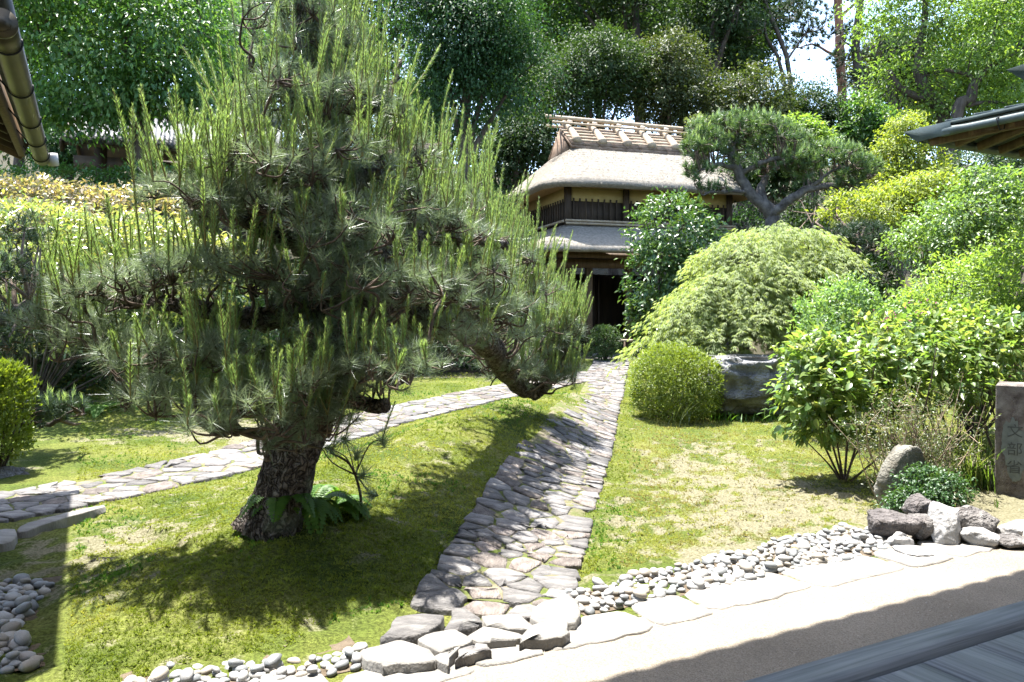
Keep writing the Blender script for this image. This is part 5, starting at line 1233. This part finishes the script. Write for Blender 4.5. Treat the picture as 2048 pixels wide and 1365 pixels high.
plant('layered_maple', 'small flat-topped yellow-green maple under the copper roof corner', 'maple', b4,
  [lob(1840,372,15,70,16,.7), lob(1815,395,15,48,16,.6), lob(1885,385,15,40,18,.6), lob(1830,420,15,40,16,.5)], 'maple_y', 6000, .07, .04, 'bark_smooth', [[(*b4, .06), P4(1850,420,15,.05), P4(1845,380,15,.02)]], ntw=24, tr=.015, inner=.6, clump=18, cl=.2)
plant('forest_shrub', 'dark green clipped crown under the copper roof at the right edge', 'tree', on_ground(P(2000, 400, 19.)[0], 19.), [lob(1990,345,19,100,50,1.4), lob(2090,350,19,90,60,1.4)], 'forest_a', 9000, .11, .05, ntw=20, inner=.4)
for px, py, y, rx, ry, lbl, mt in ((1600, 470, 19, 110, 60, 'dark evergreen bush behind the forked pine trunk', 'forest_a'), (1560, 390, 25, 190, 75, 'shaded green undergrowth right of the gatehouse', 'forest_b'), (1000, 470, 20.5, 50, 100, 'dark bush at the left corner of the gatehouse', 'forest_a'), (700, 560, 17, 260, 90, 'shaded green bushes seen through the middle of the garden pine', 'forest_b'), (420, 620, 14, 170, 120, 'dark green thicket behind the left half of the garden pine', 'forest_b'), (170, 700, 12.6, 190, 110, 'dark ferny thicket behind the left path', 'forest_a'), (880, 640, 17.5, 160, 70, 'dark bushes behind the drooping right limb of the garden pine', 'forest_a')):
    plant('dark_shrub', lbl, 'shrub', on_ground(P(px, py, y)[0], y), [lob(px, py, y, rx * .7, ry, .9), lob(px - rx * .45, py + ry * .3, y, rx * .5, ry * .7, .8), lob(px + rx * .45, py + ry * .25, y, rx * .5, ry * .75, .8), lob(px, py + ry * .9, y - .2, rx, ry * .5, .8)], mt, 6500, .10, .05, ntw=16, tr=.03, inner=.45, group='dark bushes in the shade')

# ------------------------------------------------------------------ hedge on the slope at the left
def hedge(name, label, pts, mat, n, L, W, tone=0.0):
    """clipped mass: leaves over a rounded surface given by lobes"""
    b = on_ground(pts[0][0], pts[0][1]); return plant(name, label, 'hedge', b, pts, mat, n, L, W, ntw=30, tr=.02, inner=.18, up=.55, clump=14, cl=.10, rag=.12, tipdown=.1, tone=tone, crown_name='foliage')
hedge('hedge', 'broad clipped hedge with glossy yellow and green leaves at the left', [lob(60,520,11.5,230,110,1.3), lob(260,540,11.6,170,110,1.3), lob(-120,500,11.5,150,120,1.3), lob(120,600,11.0,260,110,.9), lob(400,560,12.2,120,90,1.0)], 'hedge', 15000, .085, .045)
hedge('hedge', 'orange and cream topped hedge along the crest at the left', [lob(60,430,12.8,200,62,1.0), lob(-100,430,12.8,150,75,1.0), lob(240,440,12.9,130,60,.9)], 'hedge_top', 9000, .085, .045)
hedge('hedge', 'narrow dark green hedge in front of the tiled gate', [lob(130,372,14.6,150,34,.6), lob(300,366,14.6,110,30,.6), lob(-60,372,14.6,120,34,.6)], 'hedge_green', 5000, .08, .04)

# ------------------------------------------------------------------ garden shrubs, middle and right
plant('camellia_bush', 'upright dark glossy camellia in front of the gatehouse', 'shrub', on_ground(P(1345, 640, 16.3)[0], 16.3),
  [lob(1345,470,16.3,85,80,.9), lob(1330,560,16.2,75,90,.9), lob(1310,640,16.2,50,70,.7), lob(1390,520,16.3,55,90,.8), lob(1370,620,16.3,70,80,.8)], 'camellia', 9500, .115, .055, ntw=30, tr=.04, inner=.25, up=.2, clump=12, cl=.12, rag=.14)

def lace_maple():
    y = 13.0; base = on_ground(P(1490, 700, y)[0], y)
    t = thing('weeping_maple', 'weeping laceleaf maple with pale yellow-green layered foliage behind the basin', 'maple', base)
    domes = [lob(1560,488,13.4,112,30,.75), lob(1480,520,13.1,92,30,.6), lob(1640,525,13.2,70,24,.55), lob(1555,556,12.9,112,28,.7), lob(1682,546,13.2,36,15,.4), lob(1430,598,12.8,92,32,.6), lob(1525,618,12.5,92,28,.55), lob(1380,648,12.6,80,30,.5), lob(1465,668,12.4,92,28,.5), lob(1338,698,12.4,58,26,.4), lob(1575,648,12.7,68,26,.45), lob(1415,712,12.3,80,20,.4), lob(1300,718,12.3,36,15,.3), lob(1520,560,13.3,120,70,.5), lob(1470,572,12.7,95,34,.5), lob(1400,612,12.7,80,30,.45), lob(1540,585,12.7,90,30,.5), lob(1500,640,12.5,90,30,.45)]
    mb = MB(); lb = np.array(domes); lb[:, 3] *= .86; w = lb[:, 3] * (lb[:, 4] + .3); w /= w.sum(); ns = 1800; i = rng.choice(len(lb), ns, p=w)
    d = rdir(ns); hz = nrm(d * np.array((1, 1, 0))); rad = np.sqrt(rng.random(ns)); d = hz * rad[:, None] + UP * np.sqrt(1 - .92 * rad ** 2)[:, None]
    fr = .90 + .22 * rng.random(ns) + .85 * (fbm(hz * 2.2 + lb[i, :3], 2, 93) - .5)
    c = lb[i, :3] + d * lb[i, 3:6] * fr[:, None]
    flow = nrm(d * np.array((1, 1, 0)) + np.array((0, 0, -.28)) + rdir(ns) * .25)       # sprays run outward and droop
    for k in range(11):
        u = k / 10.; p = c + flow * (.36 * u) - UP * (.20 * u * u) + rng.normal(size=(ns, 3)) * .035
        a = nrm(np.cross(flow, UP))
        rs = np.clip(.25 + .5 * rng.random(ns) + .2 * u, 0, 1)
        for b in (-.9, -.45, 0, .45, .9):
            dd_ = nrm(flow * math.cos(b) + a * math.sin(b) + np.array((0, 0, -.28)) + rdir(ns) * .18)
            add_leaves(mb, p, dd_, UP + rdir(ns) * .5, .085 * (.7 + .6 * rng.random(ns)), .011, rs, .1, .2)
    put_world(mb, 'crown', M['lace'], t, False)
    wb = MB(); tk = [[(*base, .09), P4(1490,680,13,.08), P4(1500,640,13,.08), P4(1490,590,13,.06), P4(1520,520,13.2,.04)], [P4(1500,640,13,.05), P4(1440,625,12.8,.035), P4(1390,650,12.6,.015)], [P4(1495,600,13,.05), P4(1560,570,13.1,.03), P4(1620,530,13.2,.015)], [P4(1492,690,13,.04), P4(1470,690,12.8,.04), P4(1455,712,12.7,.04)], [P4(1500,560,13.1,.03), P4(1460,520,13,.015)]]
    for l in tk: q = spline(np.array(l), 5); tube(wb, q[:, :3], q[:, 3], 9, True, None, .15)
    sel = c[rng.choice(ns, 50, replace=False)]; ends = np.array([l[-1][:3] for l in tk] + [l[1][:3] for l in tk])
    for s in sel: twigs_to(wb, ends[np.argmin(np.linalg.norm(ends - s, axis=1))], [s - UP * .05], .012, .004)
    put_world(wb, 'trunk', M['bark_smooth'], t, True)
lace_maple()

def round_bush(name, label, px, py, y, rx, ry, rd, mat, n, L, W, **k):
    c = P(px, py, y); s = y / FOC; base = on_ground(c[0], y); zc = max(c[2], base[2] + ry * s * .55)
    return plant(name, label, 'shrub', base, [(c[0], y, zc, rx * s, rd, ry * s), (c[0], y, base[2] + ry * s * .5, rx * s * .97, rd * .95, ry * s * .55), (c[0] - rx * s * .25, y - .05, zc + ry * s * .12, rx * s * .72, rd * .8, ry * s * .9), (c[0] + rx * s * .3, y, zc - ry * s * .05, rx * s * .72, rd * .8, ry * s * .92)], mat, n, L, W, ntw=20, tr=.015, inner=.14, up=.15, clump=12, cl=.07, rag=k.pop('rag', .10), tipdown=-.3, crown_name='foliage', **k)
round_bush('azalea_bush', 'round clipped yellow-green azalea in front of the stone basin', 1352, 765, 11.2, 88, 72, .60, 'azalea', 30000, .032, .016)
round_bush('clipped_bush', 'small dark clipped dome beside the gatehouse path', 1210, 683, 19.6, 33, 30, .42, 'box', 6500, .05, .02)
plant('yellow_shrub', 'yellow-green shrub with stiff upright leaves at the left edge', 'shrub', on_ground(*P(-5, 900, 7.9)[:2]), [lob(-10,800,7.9,58,70,.38), lob(-15,870,7.9,62,70,.38), lob(5,770,7.9,38,40,.3)], 'azalea', 7500, .055, .022, ntw=24, tr=.012, inner=.3, clump=10, cl=.10, tipdown=-.7, face=.3)
# right-hand bank of shrubs
plant('tall_shrub', 'tall loose light green shrub beneath the copper roof', 'shrub', on_ground(P(1930, 600, 12.2)[0], 12.2),
  [lob(1900,450,12.2,80,60,.8), lob(1980,420,12.2,80,70,.8), lob(1840,490,12.4,60,50,.7), lob(2050,450,12.2,80,80,.8), lob(1950,500,12.2,120,60,.8), lob(1960,360,12.2,40,34,.4), lob(2030,370,12.2,40,36,.4)], 'shrub_g', 11000, .075, .038, ntw=50, tr=.02, inner=.5, clump=14, cl=.16, rag=.35)
plant('cream_shrub', 'pale yellow shrub behind the dark pine mound', 'shrub', on_ground(P(1740, 520, 14.6)[0], 14.6), [lob(1700,425,14.6,48,36,.6), lob(1770,420,14.8,70,44,.7), lob(1760,465,14.8,50,40,.6), lob(1830,460,14.8,50,40,.6)], 'maple_y', 5500, .08, .036, ntw=20, tr=.02, inner=.35)
plant('dark_camellia', 'dark glossy bush at the foot of the dark pine mound', 'shrub', on_ground(P(1725, 620, 13.2)[0], 13.2), [lob(1725,560,13.2,60,48,.6), lob(1690,580,13.2,50,40,.6), lob(1590,600,13.4,90,70,.6)], 'forest_a', 5000, .09, .045, ntw=20, tr=.02, inner=.4)
plant('light_shrub', 'fresh green shrub with pointed leaves between the maple and the broad-leaf shrub', 'shrub', on_ground(P(1670, 720, 9.8)[0], 9.8),
  [lob(1650,640,9.8,55,50,.5), lob(1690,600,9.9,50,42,.5), lob(1740,640,9.8,60,60,.5), lob(1640,690,9.7,50,50,.5), lob(1700,700,9.7,80,60,.5)], 'shrub_l', 6500, .06, .027, ntw=40, tr=.012, inner=.5, clump=12, cl=.16, rag=.3, tipdown=-.2)
plant('bush_clover', 'large yellow-green bush clover mass at the right edge', 'shrub', on_ground(P(1950, 720, 9.6)[0], 9.6),
  [lob(1930,590,9.6,100,80,.8), lob(2030,560,9.6,90,90,.8), lob(1860,640,9.6,80,70,.7), lob(1960,660,9.5,110,70,.8), lob(2070,660,9.5,80,90,.8)], 'clover', 13000, .060, .028, ntw=60, tr=.010, inner=.45, clump=12, cl=.15, rag=.35, tipdown=.1)

# flowers of the clover and a flowering stand in front of it
fl = thing('pink_flowers', 'small pink blossoms scattered through the shrubs at the right', 'flowers', P(1760, 640, 9.2))
fb = MB(); k = 0
for px, py, sp, n in ((1850,620,25,14), (1800,640,30,16), (1755,655,20,10), (1990,640,30,18), (2020,700,25,30), (2035,745,14,30), (1900,670,25,12), (1965,690,20,12)):
    c = P(px, py, 8.75); s = 8.75 / FOC; p = c + rng.normal(size=(n * 3, 3)) * np.array((sp * s, .1, sp * s * .5))
    add_leaves(fb, p, rdir(n * 3), rdir(n * 3), .026, .018, rng.random(n * 3))
put_world(fb, 'petals', M['pink'], fl, False, 'stuff')
stb = MB()
for i in range(30):
    a = on_ground(P(1740 + 12 * i, 760, 9.0)[0], 9.0); twigs_to(stb, a, [a + np.array((rng.normal() * .12, rng.normal() * .1, .75 + .4 * rng.random()))], .005, .002, 4, .05, 3)
put_world(stb, 'stems', M['grass'], fl, False)

# broad-leaf shrub in front: its largest leaves are objects of their own
bb_ = on_ground(*P(1690, 860, 7.6)[:2]); bl = thing('broadleaf_shrub', 'broad-leaved yellow-green camellia shrub overhanging the lawn right of the basin', 'shrub', bb_)
LB = [lob(1640,770,7.6,80,72,.42), lob(1610,720,7.7,50,45,.35), lob(1720,740,7.7,90,62,.45), lob(1810,720,7.8,100,60,.5), lob(1900,710,7.9,100,50,.5), lob(1980,700,8.0,70,52,.45), lob(1650,835,7.5,62,44,.38), lob(1605,815,7.5,46,44,.32), lob(1750,662,7.9,48,34,.35), lob(1850,655,8.0,50,32,.35), lob(1930,645,8.1,42,34,.35), lob(1650,690,7.7,40,34,.3), lob(2010,650,8.1,40,34,.35), lob(1640,860,7.45,50,26,.3), lob(1720,820,7.6,70,50,.4), lob(1800,790,7.7,80,50,.4), lob(1890,770,7.8,80,50,.4), lob(1970,760,7.9,60,50,.4)]
p, o, cc, _ = lobe_points(LB, 8000, .5, .25, 9, .18, .5); n_ = len(p)
d = nrm(o * .6 + rdir(n_) * .6 + np.array((0, 0, -.25))); nn = nrm(UP * .8 + o * .4 + rdir(n_) * .4); rr = np.clip(.6 * rng.random(n_) + .4 * np.repeat(rng.random(n_ // 9 + 1), 9)[:n_], 0, 1)
front = np.argsort(np.linalg.norm(p - np.array((0, 0, EYE)), axis=1) + .3 * rng.random(n_))
def leaf_obj_mesh(r):
    t = np.linspace(0, 1, 6); w = .5 * np.sin(math.pi * t ** .8) ** .8 * .56; V = []; z = -.16 * t ** 2
    for a, b, c in zip(t, w, z): V += [(-b, a, c + .16 * b), (0, a, c), (b, a, c + .16 * b)]
    i = np.arange(5)[:, None] * 3; F = np.concatenate((i + np.array((0, 1, 4, 3)), i + np.array((1, 2, 5, 4)))); mb = MB(); mb.add(np.array(V), F, r); return mb.mesh('leaf', M['broad'], True)
LMV = [leaf_obj_mesh(x) for x in (.05, .2, .35, .5, .65, .8, .95)]
for i in front[:290]:
    a = nrm(np.cross(d[i], nn[i])); u = np.cross(a, d[i]); o_ = link('leaf', LMV[int(rr[i] * 6.99)], bl)
    k = .075 + .045 * rng.random(); m = Matrix(((a[0], d[i][0], u[0], p[i][0] - bb_[0]), (a[1], d[i][1], u[1], p[i][1] - bb_[1]), (a[2], d[i][2], u[2], p[i][2] - bb_[2]), (0, 0, 0, 1)))
    o_.matrix_basis = m @ Matrix.Scale(k, 4)
r_ = front[290:]; mb = MB(); add_leaves(mb, p[r_], d[r_], nn[r_], .07 + .04 * rng.random(len(r_)), .04 + .02 * rng.random(len(r_)), rr[r_], .15); put_world(mb, 'foliage', M['broad'], bl, False, 'stuff')
wb = MB(); [twigs_to(wb, on_ground(bb_[0] + .55 * k, bb_[1] + .05 * k, -.05), cc[rng.choice(np.where(np.abs(cc[:, 0] - bb_[0] - .5 * k) < .45)[0], 9)], .013, .004, 5, .05, 5) for k in range(4)]; put_world(wb, 'stems', M['twig'], bl, True)

# thin twiggy shrub with tiny leaves
tb_ = on_ground(*P(1840, 930, 6.75)[:2]); tw_ = thing('twiggy_shrub', 'sparse twiggy shrub with tiny grey-green leaves behind the standing rock', 'shrub', tb_)
wb = MB(); tips = []; 
for i in range(70):
    a = tb_ + np.array((rng.normal() * .16, rng.normal() * .1, -.02)); c = P(1835 + rng.normal() * 62, 850 + rng.normal() * 42, 6.75 + rng.normal() * .18)
    m = (a + c) / 2 + rng.normal(size=3) * .07; sp = spline([a, m, c], 5); tube(wb, sp, np.linspace(.008, .002, len(sp)), 4, False)
    for j in range(5):
        q = sp[rng.integers(len(sp) // 3, len(sp))]; e = q + rng.normal(size=3) * .10 + UP * .04; tube(wb, spline([q, (q + e) / 2 + rng.normal(size=3) * .02, e], 3), .0018, 3, False); tips += [e, (q + e) / 2]
    tips += list(sp[len(sp) // 2::2])
put_world(wb, 'stems', M['twig_pale'], tw_, True); tips = np.array(tips); q = np.repeat(tips, 8, 0) + rng.normal(size=(len(tips) * 8, 3)) * .028; k = len(q)
mb = MB(); add_leaves(mb, q, rdir(k), UP + rdir(k) * .8, .020 + .010 * rng.random(k), .011, rng.random(k)); put_world(mb, 'foliage', M['tiny'], tw_, False)
plant('small_shrub', 'small dark glossy shrub growing over the rocks at the right', 'shrub', on_ground(*P(1860, 1015, 6.1)[:2]), [lob(1860,975,6.1,60,42,.2), lob(1900,985,6.1,45,36,.2), lob(1800,1010,6.05,40,22,.14), lob(1840,1000,6.0,60,26,.16)], 'dark_small', 4200, .030, .017, ntw=40, tr=.006, inner=.5, clump=9, cl=.16, rag=.35)

def blades(name, label, cat, base, n, L, W, mat, spread, lean=.5, group=None, arch=.8):
    base = np.asarray(base, float); t = thing(name, label, cat, base, 0, group); mb = MB()
    for i in range(n):
        a = np.array((rng.normal() * spread, rng.normal() * spread * .6, -.01)); h = rng.random() * 6.283; o = np.array((math.cos(h), math.sin(h), 0)); l = L * (.55 + .6 * rng.random()); s = np.array((-o[1], o[0], 0)); le = lean * (.3 + rng.random()); V = []
        for u in np.linspace(0, 1, 6):
            c = a + UP * l * (u - .35 * arch * le * u * u) + o * l * le * u ** 1.6; w = W * (1 - u) ** .6 * (.5 + .5 * min(1, u * 4)); V += [c - s * w / 2, c + s * w / 2]
        j = np.arange(5)[:, None] * 2; mb.add(np.array(V), j + np.array((0, 1, 3, 2)), rng.random())
    mb.build('leaves', M[mat], t); return t
blades('grass_clump', 'bright arching grass clump left of the stone pillar', 'grass', on_ground(*P(1945, 905, 7.3)[:2]), 150, .55, .012, 'grass', .13, .6)
blades('grass_clump', 'loose grass behind the twiggy shrub', 'grass', on_ground(*P(1900, 880, 7.7)[:2]), 110, .5, .012, 'grass', .2, .6)
M['yellow_leaf'] = leaf_mat('yellowing_strap_leaves', [(.16, .20, .02), (.30, .26, .03), (.36, .27, .03)], .4, .4, .5)
blades('strap_plant', 'yellowing strap-leaved plant right of the small dark shrub', 'plant', on_ground(*P(1925, 1008, 6.0)[:2]), 12, .20, .034, 'yellow_leaf', .05, .7)
blades('strap_plant', 'tiny green strap-leaved seedling at the foot of the pillar', 'plant', on_ground(*P(1990, 995, 6.6)[:2]), 5, .11, .022, 'grass', .02, .4)
blades('groundcover', 'low feathery green plant at the left foot of the basin', 'plant', on_ground(*P(1462, 826, 11.1)[:2]), 70, .17, .018, 'fern', .18, 1.0)
blades('groundcover', 'low feathery green plant at the right foot of the basin', 'plant', on_ground(*P(1540, 822, 11.1)[:2]), 70, .17, .018, 'fern', .16, 1.0)
blades('white_grass', 'pale spray of bamboo grass on the front of the round azalea', 'plant', on_ground(*P(1370, 832, 10.6)[:2]), 16, .46, .022, 'tiny', .10, .7)

def fern(name, label, base, n, L, up, group=None, az=None, mat='fern'):
    base = np.asarray(base, float); t = thing(name, label, 'fern', base, 0, group)
    for i in range(n):
        h = (az[i % len(az)] if az else rng.random() * 6.283) + rng.normal() * .15; o = np.array((math.cos(h), math.sin(h), 0)); l = L * (.7 + .5 * rng.random()); s = np.array((-o[1], o[0], 0))
        u = np.linspace(0, 1, 26); ax = o * (l * .95 * u[:, None]) + UP * (l * (up * u - (up + .12) * u ** 2.2)[:, None]); tg = nrm(np.gradient(ax, axis=0)); nu = np.cross(tg, s); nu = np.where(nu[:, 2:3] < 0, -nu, nu)
        mb = MB(); tube(mb, ax[::5], np.linspace(.004, .0015, len(ax[::5])), 4, False, .2); w = .24 * l * np.sin(math.pi * np.clip(u * .92 + .08, 0, 1)) ** .7
        for sg in (-1, 1):
            add_leaves(mb, ax[3:], nrm(s * sg + tg[3:] * .35 - nu[3:] * .12), nu[3:], w[3:] * (.85 + .3 * rng.random(23)), .030 * l / .35, .2 + .6 * rng.random(23), .05, .1)
        mb.build('frond', M[mat], t)
    return t
fern('fern', 'bright fern growing against the right side of the pine trunk', G(618, 1030), 9, .36, 1.4, az=[-.5, .2, 1.4, -1.2, .8])
fern('fern', 'fern fronds arching over the moss right of the pine trunk', G(670, 1020), 9, .30, 1.0, az=[.1, .5, -.4, 1.2, -1.0])
fern('fern', 'small fern at the front of the pine trunk', G(575, 1045) + np.array((.0, -.05, .12)), 6, .28, 1.2, az=[-1.4, -2.4, -.7])
fern('fern', 'pale fern in the shade behind the left path', G(205, 820) , 7, .5, .7, az=None)
# young pine sprig beside the trunk
ys_ = G(722, 1030); sap = thing('pine_sapling', 'small pine sapling with drooping needles right of the pine trunk', 'sapling', ys_)
wb = MB(); q = spline([ys_ - UP * .03, P(720, 985, ys_[1]), P(700, 930, ys_[1]), P(660, 905, ys_[1] - .05)], 5); tube(wb, q, np.linspace(.012, .006, len(q)), 6, False)
tip = [P(665,900,ys_[1]-.05), P(690,880,ys_[1]), P(730,950,ys_[1]-.05), P(765,880,ys_[1]-.05), P(740,990,ys_[1]-.05), P(640,890,ys_[1]-.02), P(715,905,ys_[1])]
for a in tip: twigs_to(wb, q[len(q) // 2], [a], .006, .003, 4, .05, 4)
put_world(wb, 'stem', M['twig'], sap, True); nb = MB(); add_tufts(nb, np.array(tip), nrm(UP * .3 + rdir(len(tip)) * .8), 110, .15, .0045, 1.3, .06); put_world(nb, 'needles', M['needle_old'], sap, False)
for a, l in ((tip[1], 3), (tip[3], 2), (tip[0], 1)):
    o = link('new_shoot', CM[l][0], sap, Vector(a) - Vector(ys_)); o.rotation_euler = rot_to((.25, 0, 1))

# ------------------------------------------------------------------ moss and litter on the ground
def scatter(n, x0, x1, y0, y1, power=1.0):
    y = y0 * (y1 / y0) ** rng.random(n) if power else y0 + (y1 - y0) * rng.random(n)
    return x0 + (x1 - x0) * rng.random(n), y
def moss(name, label, n, mat, sel, size, flat, y0, y1, tones, joint=.35):
    az = np.tan(np.radians(-36) + np.radians(72) * rng.random(n)); y = y0 * (y1 / y0) ** rng.random(n); x = az * y
    d, e = de(x, y); pmk = path_mask(x, y)
    ok = (d > PAVE_D + .12) & ((pmk > .96 + .14 * rng.random(n)) | (rng.random(n) < joint)) & ~((d < 4.05 + .06 * (e - 2.3)) & (e > 2.25) & (d < 4.12)) & ~((e < -.12)) & ~((d < 3.8) & (e < 1.15)) & ~((e > .9) & (e < 2.3) & (d < 3.98))
    x, y = x[ok], y[ok]; dv = dirt(x, y); keep = sel(x, y, dv); x, y = x[keep], y[keep]
    g = np.stack((x, y, 0 * x), 1); b = ((fbm(g * 5, 3, 21) - .5) * .06 + (fbm(g * 14, 2, 31) - .5) * .045) * sm(16, 9, y) * sm(.7, 1.15, path_mask(x, y))
    z = H(x, y) + b - .004; k = len(x); p = np.stack((x, y, z), 1); mb = MB()
    tone = np.clip(tones(x, y), 0, 1); sz = size * (.7 + .6 * rng.random(k)) * (.75 + .05 * y) * np.where(path_mask(x, y) < .95, .6, 1)
    for j in range(3):
        dr = nrm(np.stack((rng.normal(size=k), rng.normal(size=k), flat + rng.random(k)), 1)); s = nrm(np.cross(dr, rdir(k))); w = (sz * .42)[:, None]
        V = np.stack((p - s * w / 2, p + s * w / 2, p + dr * sz[:, None]), 1).reshape(-1, 3)
        mb.add(V, np.arange(3 * k).reshape(k, 3), np.repeat(np.clip(tone + .25 * (rng.random(k) - .5), 0, 1), 3))
    o = mb.build(name, M[mat], None); return tag(o, label, 'moss', None, 'stuff')
def tone_y(x, y):
    g = np.stack((x, y, 0 * x), 1); return .02 + .95 * fbm(g * 2.2, 4, 71) + .34 * (x > .12 + .17 * y - .3)
def green_patch(x, y):
    g = np.stack((x, y, 0 * x), 1); f = fbm(g * 1.3, 3, 83)
    return (1 - sm(.0, .3, x - (-.25 + .165 * y))) * sm(.56, .66, f + .12 * np.exp(-(((x + .9) / .8) ** 2 + ((y - 3.9) / .35) ** 2)) + .10 * np.exp(-(((x - .1) / .6) ** 2 + ((y - 7.3) / 1.5) ** 2)))
moss('moss', 'yellow-green moss carpet over mound and lawn', 200000, 'moss', lambda x, y, dv: (rng.random(len(x)) > dv * 1.15) & (rng.random(len(x)) > green_patch(x, y) * .85), .020, .7, 3.3, 17, tone_y)
moss('hair_moss', 'brighter green hair moss patches on the mound', 60000, 'moss_g', lambda x, y, dv: (rng.random(len(x)) > dv * 1.5) & (rng.random(len(x)) < green_patch(x, y)), .026, 1.1, 3.3, 14, lambda x, y: .3 + .5 * rng.random(len(x)))
moss('ground_litter', 'dry needles and bits of dead moss on the bare ground', 42000, 'dry', lambda x, y, dv: rng.random(len(x)) < .07 + dv * .5 + .25 * (x > .12 + .17 * y - .3), .018, .05, 3.3, 13, lambda x, y: rng.random(len(x)))

# grit lying on the paving
n = 5200; gd = -.5 + (PAVE_D + .35) * rng.random(n); ge = -1 + 8 * rng.random(n); gp = np.stack([NE(a, b, .006) for a, b in zip(gd, ge)])
gs = (.0025 + .006 * rng.random(n) ** 3)[:, None, None]; tet = np.array([(1, 0, -.3), (-.5, .87, -.3), (-.5, -.87, -.3), (.1, .1, .9)])
gv = gp[:, None] + (tet[None] * (.6 + .8 * rng.random((n, 4, 1)))) * gs; b4 = np.arange(n)[:, None] * 4
gb = MB(); gb.add(gv.reshape(-1, 3), np.concatenate([b4 + np.array(t) for t in ((0, 1, 3), (1, 2, 3), (2, 0, 3))]), np.repeat(rng.random(n), 4))
tag(gb.build('paving_grit', M['pebble_tan']), 'loose grit scattered over the sandy paving', 'grit', None, 'stuff')
